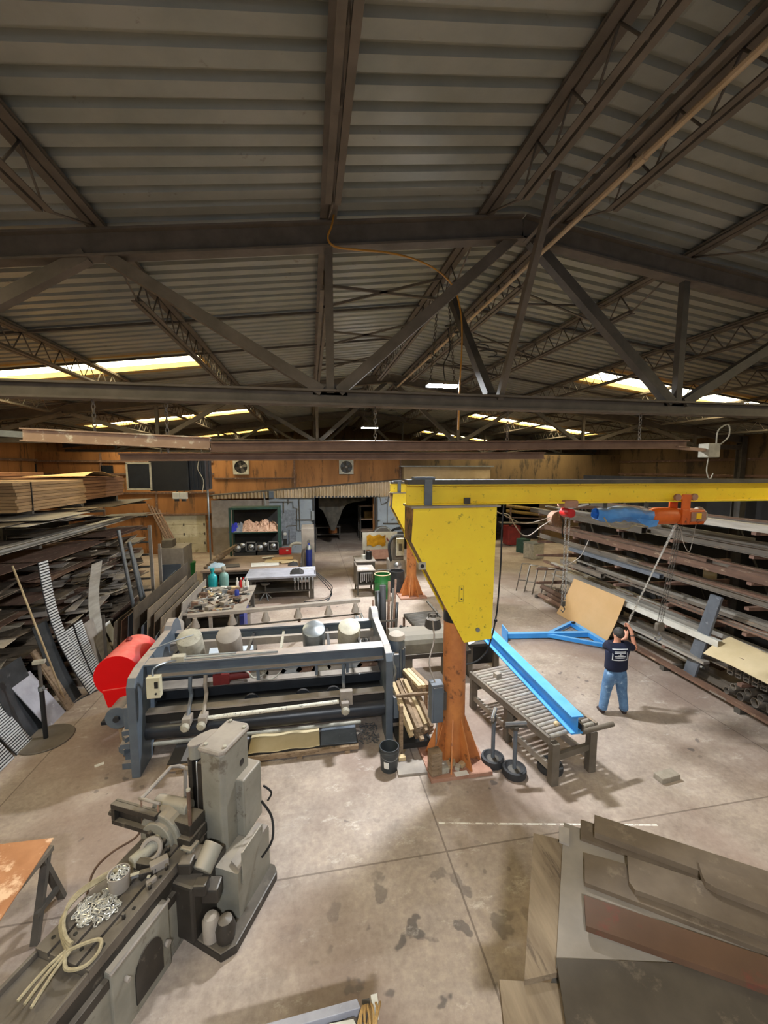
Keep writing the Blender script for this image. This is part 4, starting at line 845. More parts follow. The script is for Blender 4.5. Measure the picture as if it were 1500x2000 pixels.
for i in range(7):
    u=i/6; p=PX(1384,1243,8.22).lerp(PX(1500,1282,8.22),u*1.5); q=PX(1414,1221,8.6).lerp(PX(1500,1245,8.6),u*1.5); p.z=.98+.02*math.sin(u*5); q.z=p.z+.34-.05*math.sin(u*4)
    p.x=8.12; q.x=8.7; q.y=p.y-.05; pts.append([p,p.lerp(q,.35)+Vector((0,0,.05)),p.lerp(q,.7)+Vector((0,0,.03)),q])
one('cardboard_sheet',MB().grid(pts,(0,0,-.01)),m_cardl,'pale cardboard sheet draped over bars at near end of right rack','cardboard')
# bent frames standing at the far end
base=PZ(1046,1166)
for i in range(5):
    o=Vector((base.x-.32+.17*i,base.y+.9-.3*i,0)); f=MB(); u=Vector((.16,-.1,1.12)); s_=Vector((.28,-.16,0))
    f.tube(o,o+u,.022,6).tube(o+s_,o+s_+u,.022,6).tube(o+u,o+u+s_,.022,6).tube(o+u*.4,o+u*.4+s_,.018,6)
    one('bent_tube_stand',f,m_stockl if i%2 else m_stock,'thin %s tube frame leaning at far end of the right rack, %s from the left'%('pale' if i%2 else 'dark',ORD[i]),'frame','tube frames at the far rack end')
for i,(y0,y1,z) in enumerate(((10.9,13.6,.2),(11.4,13.2,.32),(12.0,13.8,.45))):
    one('rusty_log_bar',MB().tube((8.3+.1*i,y1,z),(8.38+.05*i,y0,z),.09,9),m_rust,'rusty brown round bar by the floor behind the cardboard, %s'%['lowest','middle','topmost'][i],'bar','round bars behind the cardboard')
# panels and posts behind the right rack
for i,(y,z) in enumerate(((5.4,2.2),(6.3,1.1),(7.3,2.9),(8.9,1.9),(10.4,3.2),(7.0,2.0))):
    one('wall_plate',MB().bx(10.45,10.5,y,y+.35,z,z+.3),m_cardl,'small yellowish square plate behind the right rack, %s'%['near, mid height','nearest, low','near, high','middle','farthest, high','near the leaning plank'][i],'plate','plates behind the right rack')
one('back_board',MB().bx(10.5,10.56,4.0,14.5,0,4.6),m_dark,'dark board backing of the right rack','board')
for i,y in enumerate((6.2,9.0,13.6)): one('timber_stack',MB().bx(10.7,13.2,y-1.2,y+1.2,4.2,4.5).bx(10.7,13.2,y-1.1,y+1.1,3.9,4.2),m_rust,'brown stacked boards on top behind the right rack, %s'%['nearest','middle','farthest'][i],'stack')
one('top_shelf',MB().bx(10.65,13.3,4.5,15,3.8,3.9).bx(10.7,10.8,4.6,4.7,0,3.8).bx(10.7,10.8,14.8,14.9,0,3.8).bx(13.1,13.2,4.6,4.7,0,3.8).bx(13.1,13.2,14.8,14.9,0,3.8),m_trussd,'dark shelf frame behind the right rack','shelf')
# ================================================================== LEFT RACK
LF=-5.55
LL=[.22,.66,1.08,1.5,1.92,2.36,2.82,3.26,3.74]
rack('cantilever_rack','long cantilever rack of sheet metal along the left side of the floor',-8.1,LF,[4.0,6.8,9.6,12.4,15.3],LL,3.9,m_trussd,m_trussd)
one('rack_end_post',MB().bar((-5.5,15.35,0),(-5.5,15.35,2.9),.1,.06,(0,1,0)).bar((-5.3,15.6,0),(-5.3,15.6,2.2),.08,.06,(0,1,0)),m_dust,'pale grey upright post at the far end of the left rack','post')
r=random.Random(5); pn=['near','middle','far']; lv=['lowest','second','third','fourth','fifth','sixth','seventh','eighth','top']
for l,z0 in enumerate(LL):
    for s in range(3):
        ya=6.6+3.05*s; z=z0+.003; nn=(r.choice([9,10,11]) if l<6 else 2)
        for i in range(nn):
            small=l<6 and (i>1 and r.random()<.93)
            L=r.uniform(.35,1.5) if small else r.uniform(2.2,3.1); D=r.uniform(.12,.6) if small else r.uniform(.7,1.8)
            xf=LF+(r.uniform(-.7,.10) if small else (r.uniform(-.5,-.05) if l<6 else r.uniform(-.3,.08))); y0=ya+r.uniform(0,max(.05,3.0-L)); y1=y0+L; xb=xf-D
            t=r.choice([.008,.012,.02,.03,.05]) if small else r.choice([.006,.01,.014]); sk=r.uniform(-.5,.5) if small else r.uniform(-.15,.15); lift=r.uniform(.0,.02); tl=r.uniform(-.02,.10) if small else r.uniform(0,.03)
            m=r.choice([m_sheet,m_sheet,m_rust,m_sheetl,m_sheetl,m_dust] if small else [m_sheet,m_sheet,m_sheet,m_rust])
            if m is m_rust and l>6: m=m_sheet
            rows=[]
            for a_ in range(3):
                u=a_/2
                rows.append([(min(xb+(xf-xb)*v/3+sk*(u-.5)*min(L,1),LF+.12),y0+(y1-y0)*u-sk*.3*v/3,z+lift*math.sin(u*9+i)+tl*(v/3)*(u)) for v in range(4)])
            cm={id(m_sheet):'dark',id(m_rust):'rusty',id(m_sheetl):'pale',id(m_dust):'dull grey'}[id(m)]
            if small: one('metal_offcut',MB().grid(rows,(0,0,t),False),m,'%s metal offcut on %s arms of left rack, %s third, %s up'%(cm,lv[l],pn[s],ORD[i]),'offcut','metal offcuts on the left rack')
            else: one('metal_sheet',MB().grid(rows,(0,0,t),False),m,'%s metal sheet on %s arms of left rack, %s third, %s up'%(cm,lv[l],pn[s],ORD[i]),'sheet','metal sheets on the left rack')
            z+=(t*.6+.012) if small else t+lift+.02
# named pieces
one('steel_channel',MB().chan((LF+.10,13.2,LL[7]+.14),(LF+.10,5.2,LL[7]+.14),.16,.12,.012),m_stockl,'long bright steel channel along the front of the left rack','bar')
rows=[[(-7+1.55*v/4+(.25 if u==2 else 0),14.6+1.9*u/2*(.55+.45*v/4),LL[7]+.05-.05*u) for v in range(5)] for u in range(3)]
one('metal_sheet',MB().grid(rows,(0,0,.01),False),m_sheet,'pointed dark sheet jutting from far end of the left rack','sheet')
def bundle(x0,x1,y0,y1,z0,n,h,m,lab,grp):
    for i in range(n):
        dx,dy=rnd.uniform(-.03,.03),rnd.uniform(-.03,.03)
        one('board',MB().bx(x0+dx,x1+dx,y0+dy,y1+dy,z0+i*h,z0+(i+1)*h-.006),m,lab%(['bottom','second','third','fourth','fifth','sixth','seventh','eighth','ninth','tenth'][i] if i<n-1 else 'top'),'board',grp,.004)
A=PX(28,943,-5.95); B=PX(165,940,-5.95); C=PX(28,1003,-5.95)
z0=C.z; bundle(-8.0,-5.95,A.y,B.y,z0,9,(A.z-C.z)/9,m_ply,'%s board of the near light-brown stack on top of left rack','near board stack on the left rack')
for i,y in enumerate((A.y+.35,B.y-.4)): one('stack_band',MB().bx(-7.9,-5.88,y,y+.06,z0-.06,z0-.004),m_trussd,'dark skid under the near board stack, %s'%['near one','far one'][i],'skid')
one('strap_band',MB().bx(-5.935,-5.915,A.y+.45,A.y+.47,z0,A.z).bx(-8.04,-5.915,A.y+.45,A.y+.47,A.z+.015,A.z+.02),m_black,'thin dark strap around the near board stack','strap')
z1=PX(200,958,-6.4).z-.2
bundle(-8.2,-6.25,B.y+.35,PX(242,950,-6.25).y,z1,7,.09,m_ply2,'%s board of the far red-brown stack on top of left rack','far board stack on the left rack')
for yy,nn in((B.y+.5,'nearer'),(B.y+2.6,'farther')): one('stack_skid',MB().bx(-8.1,-6.3,yy,yy+.1,LL[8]+.02,z1),m_trussd,'%s dark bearer under the far board stack'%nn,'skid')
rows=[[(-7.6+1.5*v/4,B.y+.3+2.2*u/4,z1+.66+.12*math.sin(u*1.2)*(v/4)+.04*v*u/8) for v in range(5)] for u in range(5)]
one('fibre_sheet',MB().grid(rows,(0,0,.012)),m_card,'curled tan sheet on top of the far board stack','sheet')
bundle(-9.6,-8.3,A.y+1.0,B.y+2.5,z0+.1,7,.1,m_ply2,'%s board of the dark brown stack behind the near stack','rear board stack on the left rack')
one('rear_rest',MB().bx(-9.6,-8.4,A.y+1.2,A.y+1.35,0,z0+.09).bx(-9.6,-8.4,B.y+2,B.y+2.15,0,z0+.09),m_trussd,'dark supports under the rear board stack','support')
for i,(x,y,L) in enumerate(((-5.2,9.3,1.6),(-5.3,8.8,1.5),(-5.35,10.2,1.2))):
    one('offcut_sheet',MB().bx(-7.2,x,y,y+L,z0-.13-.06*i,z0-.12-.06*i),m_stockl,'pale offcut sheet sticking out under the near board stack, %s'%['top one','middle one','lower one'][i],'sheet')
# backing
one('back_board',MB().bx(-8.35,-8.25,3.8,15.6,0,3.5),m_dark,'dark board backing of the left rack','board')
# leaning tubes at the far end
for i,(px,py,qx,qy,rr) in enumerate(((270,1160,231,1035,.05),(276,1152,252,1058,.055),(283,1150,262,1090,.04))):
    a=PZ(px+2,py+50); a.x=-4.95; a.y=14.0+.3*i; b=PX(qx,qy,-5.42); one('leaning_tube',MB().tube(Vector((-5.08,b.y+.05,.0)),b,rr,10),m_galv,'pale tube leaning on the far part of the left rack, %s'%['longest','second','shortest'][i],'tube','tubes leaning on the left rack')
# bent sheets leaning on the near part
def strip(name,p0,p1,w,bulge,t,m,label,slat=0,cat='sheet',md=None):
    p0,p1,w=V(p0),V(p1),V(w); n=(p1-p0).cross(w).normalized(); n=n if n.x>0 else -n
    P_=lambda u:p0.lerp(p1,u)+n*(-bulge*math.sin(u*PI))
    if not slat:
        return one(name,MB().grid([[P_(i/12)-w/2+w*j/2 for j in range(3)] for i in range(13)],-n*t),m,label,cat)
    T=thing(name,label,cat,p0)
    MB().grid([[P_(i/16)-w/2+w*j/2 for j in range(3)] for i in range(17)],-n*t).build('sheet',md or m_slatd,T)
    s=MB()
    for i in range(slat):
        u=(i+.5)/slat; c=P_(u)+n*.012; s.bar(c-w*.47,c+w*.47,(p1-p0).length/slat*.55,.014,n)
    s.build('slats',m_slat,T); return T
strip('louvred_strip',(-4.75,9.55,0),(-5.40,9.35,2.98),(.02,.28,0),.20,.006,m_galv,'tall curved louvred metal strip leaning on the left rack',52)
strip('plain_strip',(-5.02,10.98,0),(-5.38,11.45,2.48),(.03,.46,0),.22,.01,m_stockl,'tall plain grey curved strip leaning on the left rack')
strip('louvred_sheet',(-5.0,9.95,0),(-5.41,10.05,1.28),(.0,.30,0),.03,.006,m_galv,'low louvred panel leaning beside the curved strip, left one',26)
strip('louvred_sheet',(-4.98,10.28,0),(-5.41,10.42,1.3),(.0,.34,0),.03,.006,m_galv,'low louvred panel leaning beside the curved strip, right one',26)
strip('brown_plate',(-5.14,10.7,0),(-5.41,10.8,1.15),(.0,.6,0),0,.01,m_dust,'dull brown plate leaning between louvred panels and plain strip')
strip('dark_sheet',(-4.95,9.25,0),(-5.41,9.1,1.75),(.02,.42,0),.05,.008,m_dsheet,'dark grey sheet leaning below the louvred strip')
strip('wood_plank',(-4.88,8.95,0),(-5.41,8.9,1.3),(.0,.22,0),0,.03,m_wood,'brown weathered plank leaning by the pole stand')
strip('pale_board',(-4.92,8.55,0),(-5.36,8.35,1.0),(.0,.55,0),0,.015,m_tableblu,'pale blue-white panel leaning in front of the dark sheets')
strip('glossy_sheet',(-5.05,8.3,0),(-5.41,8.1,1.35),(.0,.8,0),.04,.012,m_dsheet,'dark glossy panel leaning behind the pale panel')
strip('mesh_strip',(-5.0,7.75,0),(-5.41,7.6,1.0),(.0,.42,0),.03,.006,m_dust,'dull mesh strip leaning at left edge, right one',24)
strip('mesh_strip',(-5.0,7.25,0),(-5.41,7.1,1.05),(.0,.48,0),.03,.006,m_galv,'dull mesh strip leaning at left edge, left one',24)
strip('small_card',(-5.2,11.9,0),(-5.5,11.95,.7),(.0,.35,0),0,.012,m_paper,'white board scrap leaning behind the plain strip')
one('thin_stick',MB().tube(Vector((-4.95,8.95,0)),PX(24,1105,-5.45),.018,7),m_woody,'long thin wooden stick leaning on the left rack','stick')
# pole stand
p=PZ(90,1444); t=thing('pole_stand','dark pole stand with a big round steel base','stand',p)
MB().lathe([(.001,0),(.42,0),(.43,.015),(.42,.03),(.001,.03)],p,32).build('base_disc',m_truss,t); MB().tube(p+Vector((0,0,.03)),p+Vector((0,0,.95)),.038,12).build('lower_pole',m_black,t); MB().tube(p+Vector((0,0,.95)),p+Vector((0,0,1.42)),.026,10).build('upper_pole',m_trussd,t)
MB().box(p+Vector((0,0,1.46)),(.18,.09,.06),.2).build('head_block',m_dustl,t,.005); MB().tube(p+Vector((0,0,.93)),p+Vector((0,0,1.0)),.05,10).build('collar',m_galv,t); MB().tube(p+Vector((.03,-.02,.97)),p+Vector((.12,-.05,.97)),.012,6).build('clamp_screw',m_steel,t)
# ================================================================== ROLL MACHINE
t=thing('roll_machine','long grey roll machine with four round air cylinders, left of the orange column','machine',(-.7,7.5,0)); RM=t
ZT=1.68; XLF,XRF=-2.72,1.25
def frame_side(x0,x1,yf):
    pr=[(yf,0),(yf,1.5),(yf+.08,1.62),(yf+.32,ZT),(8.75,ZT+.06),(8.95,1.3),(8.6,.9),(8.4,0),(8.0,0),(7.7,.35),(7.3,.35),(7.15,0)]
    return MB().prism([(x0,y,z) for y,z in pr],(x1-x0,0,0))
frame_side(XLF-.13,XLF,6.62).build('end_frame',m_grey,t,.012); frame_side(XRF,XRF+.13,6.78).build('end_frame',m_grey,t,.012)
for x in(XLF-.065,XRF+.065):
    c=[(8.62+.34*math.cos(a),1.52+.34*math.sin(a)) for a in [2*PI*i/20 for i in range(20)]]
    MB().prism([(x-.07,y,z) for y,z in c],(.14,0,0)).build('bearing_cap',m_grey,t,.01)
MB().ibeam((XLF,7.12,1.555),(XRF,7.12,1.555),.26,.25,.03).build('top_rail',m_grey,t,.004)
MB().ibeam((XLF,8.62,1.46),(XRF,8.62,1.46),.16,.26,.03).build('rear_rail',m_grey,t); MB().bar((XLF,8.3,1.42),(XRF,8.3,1.42),.1,.14).build('inner_rail',m_dust,t)
MB().bar((XLF,7.55,1.0),(XRF,7.55,1.0),.3,.05).build('middle_rail',m_dust,t); MB().bar((XLF,7.38,.93),(XRF,7.38,.93),.03,.16).build('rail_skirt',m_greydk,t)
MB().bar((XLF,7.02,.86),(XRF,7.02,.86),.16,.035).build('front_strip',m_dust,t); MB().bar((XLF,6.96,.77),(XRF,6.96,.77),.03,.12).build('strip_skirt',m_black,t)
MB().tube((XLF,7.0,.55),(XRF,7.0,.55),.15,24).build('lower_roll',m_greydk,t); MB().tube((XLF,7.5,.62),(XRF,7.5,.62),.17,24).build('back_roll',m_black,t); MB().tube((XLF,7.85,1.0),(XRF,7.85,1.0),.13,20).build('upper_roll',m_greydk,t)
MB().tube((XLF,7.2,.16),(XRF-.4,7.2,.16),.035,10).build('foot_bar',m_dustl,t)
MB().bar((XLF,8.1,.7),(XRF,8.1,.7),.04,1.0).build('rear_plate',m_black,t)
m_chip=mat('flaking_white','d8d5c8','c9c4b4',6,.6,c3='2c2a26',t3=.60,sc3=28)
MB().tube((-1.75,6.76,.80),(.42,6.76,.86),.035,10).build('feed_pipe',m_chip,t); MB().tube((-2.3,6.78,.77),(.62,6.78,.865),.016,8).build('feed_rod',m_steel,t)
# fingers holding the feed pipe
def finger(x,s=1):
    f=MB(); f.path(smooth([(x,7.0,1.42),(x,6.95,1.25),(x,7.0,1.1),(x,6.85,.95),(x,6.74,.84)]),.032,8); fo=f.build('finger',m_grey if s else m_dust,t)
    MB().box((x,6.74,.82),(.13,.2,.13)).build('clamp',m_dust,fo,.01); MB().lathe([(.001,0),(.06,.01),(.075,.05),(.05,.09),(.001,.1)],(x,6.63,.78),10,Matrix.Rotation(PI/2,3,'X')).build('clamp_knob',m_dustl,fo)
for x,s in((-2.02,1),(-1.78,0),(.52,1)): finger(x,s)
MB().box((.55,6.82,.90),(.22,.12,.26)).build('clamp_block',m_dust,t,.01)
# air cylinders, tilted to the front
for i,(x,m) in enumerate(((-2.28,m_dustl),(-1.58,m_dust),(.02,m_galv),(.72,m_dustl))):
    M=Matrix.Rotation(R(27),3,'X'); c=MB().lathe([(.001,-.5),(.215,-.5),(.225,-.3),(.225,0),(.215,.03),(.17,.055),(.001,.07)],(x,7.95,1.70),24,M); ac=c.build('air_cylinder',m,t)
    MB().tube((x,8.0,1.25),(x,8.2,1.1),.1,12).build('cylinder_foot',m_greydk,ac)
for x in(-2.5,-1.2,-.6,.3,.9): MB().bar((x,7.25,1.5),(x,8.6,1.45),.05,.05).build('tie_bar',m_dustl if x==-.6 else m_greydk,t)
# pump and hoses inside
p=(-1.62,7.45,1.03); MB().box((p[0],p[1],p[2]+.1),(.28,.18,.2)).tube((p[0]+.1,p[1],p[2]+.12),(p[0]+.48,p[1],p[2]+.14),.085,12).box((p[0]-.05,p[1]-.02,p[2]+.22),(.12,.14,.08)).build('pump',m_redd,t,.01)
MB().path(smooth([(-1.5,7.4,1.3),(-1.2,7.38,1.25),(-1.05,7.38,1.1),(-.85,7.4,1.2),(-.95,7.3,1.5)]),.014,6).path(smooth([(-1.55,7.4,1.28),(-1.3,7.42,1.36),(-1.1,7.38,1.12),(-.75,7.4,1.05),(-.6,7.45,1.15)]),.012,6).build('hose',m_dustl,t)
r=random.Random(4)
for i in range(8):
    x=-1.0+.29*i; n=9; c=[(x+(.13+.05*r.random())*1.25*math.cos(2*PI*k/n),7.60,1.08+(.075+.03*r.random())*math.sin(2*PI*k/n)) for k in range(n)]
    MB().prism(c,(0,.05,0)).build('cam_plate',[m_dustl,m_dust,m_galv,m_rust][i%4] if i%4<3 else m_rust,t)
for i,x in enumerate((-1.1,-.2,.35)): MB().lathe([(.001,0),(.13,0),(.13,.05),(.001,.06)],(x,7.3,.74),14,Matrix.Rotation(PI/2,3,'X')).build('roll_wheel',m_greydk,t)
for x in(-.95,.05,.6): MB().bar((x,7.1,1.42),(x,7.12,1.2),.05,.05,(0,1,0)).build('hanger',m_grey,t)
# control box, conduits on the top rail
cbx=MB().box((-2.47,6.7,1.45),(.2,.12,.34)).build('control_box',m_sect,t,.01); MB().box((-2.42,6.635,1.5),(.05,.02,.1)).tube((-2.43,6.64,1.36),(-2.43,6.62,1.36),.015,8).build('box_switch',m_black,cbx)
MB().box((-2.2,7.05,1.73),(.2,.14,.1)).build('junction_box',m_dustl,t,.01)
MB().path(smooth([(-2.48,6.7,1.6),(-2.48,6.78,1.72),(-2.2,7.0,1.72),(-1.4,7.05,1.71),(-.6,7.05,1.71)]),.016,6).path(smooth([(-2.72,7.3,1.8),(-2.4,7.5,1.85),(-2.1,7.6,1.9)]),.012,6).path([(-2.2,7.12,1.72),(-1.3,7.12,1.72)],.014,6).build('conduit',m_galv,t)
# left drive side
pu=MB().tube((-3.27,7.22,.68),(-3.27,7.6,.68),.19,24).build('pulley',m_grey,t,.008); MB().tube((-3.27,7.17,.68),(-3.27,7.22,.68),.05,12).build('hub',m_greydk,pu)
MB().bx(-3.05,-2.95,6.95,7.15,.25,1.0).bar((-3.0,7.05,.95),(-2.8,7.6,1.05),.1,.06).build('drive_bracket',m_grey,t,.01)
g=MB(); r=random.Random(8)
for i in range(7): g.box((-2.98+r.uniform(-.05,.05),6.95+r.uniform(-.1,.1),.14+.075*i),(r.uniform(.12,.2),r.uniform(.12,.2),.09),r.uniform(0,1))
g.bx(-3.08,-2.86,6.86,7.1,0,.1); g.build('valve_block',m_grey,t)
MB().box((-3.0,8.0,.4),(.3,1.0,.8)).build('gearbox',m_greydk,t,.02)
MB().lathe([(.001,0),(.2,0),(.22,.1),(.18,.3),(.001,.34)],(-2.95,9.1,1.35),14,Matrix.Rotation(R(-60),3,'X')).tube((-2.95,9.1,.0),(-2.95,9.1,1.35),.07,8).build('rear_motor',m_dust,t)
one('wooden_handle',MB().tube(PZ(247,1478)+Vector((0,0,.03)),PY(236,1418,7.65),.045,10),m_wood,'short wooden post leaning under the grey pulley','post')
# red drum guard
t=thing('drum_guard','big bright red drum guard at the left end of the roll machine','guard',(-3.66,8.7,0))
MB().tube((-3.66,8.2,.94),(-3.66,9.25,.94),.41,40).build('drum',m_red,t,.006)
MB().prism([(-3.92,8.16,.70),(-3.34,8.16,.74),(-3.36,8.16,.40),(-3.84,8.16,.36)],(0,.95,0)).build('neck',m_red,t,.008); MB().bx(-3.78,-3.40,8.25,9.05,.06,.38).build('foot',m_redd,t)
MB().bx(-4.0,-3.3,8.2,9.2,0,.06).build('base_plate',m_greydk,t); MB().tube((-3.72,8.9,1.34),(-3.72,8.98,1.38),.05,10).build('cap_bolt',m_redd,t)
one('stub_shaft',MB().tube((-3.27,7.62,.68),(-3.27,8.15,.68),.06,10).bx(-3.33,-3.21,7.8,7.95,0,.62),m_greydk,'grey stub shaft between pulley and red drum','shaft')
# right drive motor
t=thing('drive_motor','grey upright electric motor at right end of the roll machine','motor',(1.58,7.45,.7))
MB().lathe([(.001,0),(.13,0),(.15,.04),(.15,.72),(.155,.74),(.155,.80),(.12,.86),(.001,.88)],(1.58,7.45,.76),20).build('body',m_grey,t); MB().lathe([(.16,0),(.17,.01),(.15,.09),(.08,.13),(.001,.14)],(1.58,7.45,1.62),16).build('fan_cover',m_dust,t)
f=MB()
for k in range(14):
    a=2*PI*k/14; f.box((1.58+.155*math.cos(a),7.45+.155*math.sin(a),1.15),(.03,.012,.6),a)
f.build('cooling_fins',m_grey,t)
MB().box((1.5,7.26,1.28),(.16,.12,.26)).build('terminal_box',m_grey,t,.01); MB().path(smooth([(1.47,7.24,1.45),(1.44,7.2,1.3),(1.5,7.2,1.1),(1.47,7.2,.9),(1.55,7.2,.75)]),.035,8).build('pipework',m_galv,t); MB().bx(1.39,1.78,7.3,7.7,0,.76).build('pedestal',m_greydk,t)
MB().box((1.44,6.9,.62),(.1,.24,.4)).build('side_box',m_grey,t,.01)
# pallet and sheets in front
t=thing('wood_pallet','low timber pallet along the front of the roll machine','pallet',(-.8,6.95,0))
for i,y in enumerate((6.66,6.95,7.28)): MB().bx(-2.35,.74,y-.04,y+.04,.04,.11).build('bearer',m_wood,t)
for x in(-2.2,-1.2,-.3,.5): MB().bx(x,x+.09,6.6,7.32,0,.04).build('foot_board',m_wood,t)
MB().bx(-2.35,.74,6.68,7.32,.11,.125).build('deck_sheet',m_greydk,t)
one('cream_sheet',MB().grid([[(-1.1+1.18*j/12,6.68+.56*i/2,.14+.012*math.sin(j*1.1)) for j in range(13)] for i in range(3)],(0,0,.008)),m_cardl,'cream ribbed sheet lying on the low pallet','sheet')
one('grey_sheet',MB().bx(-2.15,-1.14,6.72,7.25,.126,.134),m_tableblu,'dull grey sheet at left part of the low pallet','sheet'); one('grey_sheet',MB().box((.42,6.96,.135),(.62,.54,.01),-.06),m_slate,'blue-grey sheet at right end of the low pallet','sheet')
sh=MB(); r=random.Random(2)
for i in range(120):
    x,y=r.uniform(.78,1.15),r.uniform(6.75,7.3); a=r.uniform(0,3); sh.box((x,y,.012+.05*r.random()),(r.uniform(.03,.1),.012,.006),a,Matrix.Rotation(a,3,'Z')@Matrix.Rotation(r.uniform(-.5,.5),3,'Y'))
o=one('metal_shavings',sh,m_steel,'silvery heap of metal shavings beside right frame foot','shavings'); o['kind']='stuff'
# pail
p=PZ(760,1500); t=thing('plastic_pail','dark plastic pail standing by the right frame foot','pail',p)
MB().lathe([(.001,0),(.135,0),(.155,.30),(.165,.31),(.165,.34),(.155,.35),(.158,.39),(.145,.39),(.12,.03),(.001,.03)],p,24).build('body',m_pail,t)
MB().path(smooth([p+Vector((-.165,0,.33)),p+Vector((-.12,-.13,.27)),p+Vector((.0,-.18,.24)),p+Vector((.12,-.13,.27)),p+Vector((.165,0,.33))]),.005,5).build('handle',m_steel,t)
lb=[]
for i in range(5):
    a=R(225+8*i)
    lb.append([p+Vector((math.cos(a)*rr,math.sin(a)*rr,z)) for rr,z in((.144,.09),(.152,.2))])
MB().grid(lb,(0,-.002,0)).build('paper_label',m_paper,t,label='torn white label')
# wood pile between machine and column
r=random.Random(12)
for i in range(15):
    k=i%5; l=i//5; x=1.5+.085*k+r.uniform(-.02,.02); m=m_woody if i in(0,5,10,13) else m_wood; y0=6.32+r.uniform(-.05,.12); z0=.32+.085*l
    a=Vector((x+.12,y0,z0)); b=Vector((x-.08+r.uniform(-.03,.03),y0+.75+r.uniform(-.1,.15),z0+.48))
    one('timber_offcut',MB().bar(a,b,.07,r.choice([.04,.06,.09])),m,'%s timber offcut in the leaning pile by the pail, %s layer, %s from left'%('yellow pine' if m is m_woody else 'weathered grey',['bottom','middle','top'][l],ORD[k]),'timber','timber offcuts by the orange column',.003)
for i in range(6):
    one('timber_offcut',MB().bar((1.86+.08*(i%3),6.75,.92+.07*(i//3)),(1.70+.08*(i%3),7.35,.95+.07*(i//3)),.07,.06),m_woody if i in(3,4) else m_wood,'timber offcut on the small rack behind the grey electric box, %s row, %s'%(['lower','upper'][i//3],['left','middle','right'][i%3]),'timber','timber offcuts on the small rack',.003)
t=thing('offcut_rack','rough rack holding timber offcuts beside the orange column','rack',(1.8,6.9,0))
for x,y in((1.44,6.4),(1.96,6.72),(1.62,7.35),(2.0,7.35)): MB().bx(x-.03,x+.03,y-.03,y+.03,0,.9).build('post',m_wood,t)
MB().bar((1.44,6.72,.88),(2.0,6.72,.88),.05,.05).build('rail',m_wood,t); MB().bar((1.6,7.35,.88),(2.0,7.35,.88),.05,.05).build('rail',m_wood,t); MB().bx(1.4,1.98,6.4,6.9,.1,.2).build('crate_base',m_dark,t)
one('floor_board',MB().box((1.55,6.06,.02),(.5,.32,.04),-.05),m_dust,'dusty flat board on the floor left of the crane base','board')
for i,(x,y,w) in enumerate(((1.42,6.25,.12),(1.36,6.38,.1),(1.48,6.48,.14))): one('timber_block',MB().box((x,y,.05),(w,.09,.1),.5*i),m_woody,'small pale timber block on the floor behind the pail, %s'%['nearest','leftmost','farthest'][i],'block')
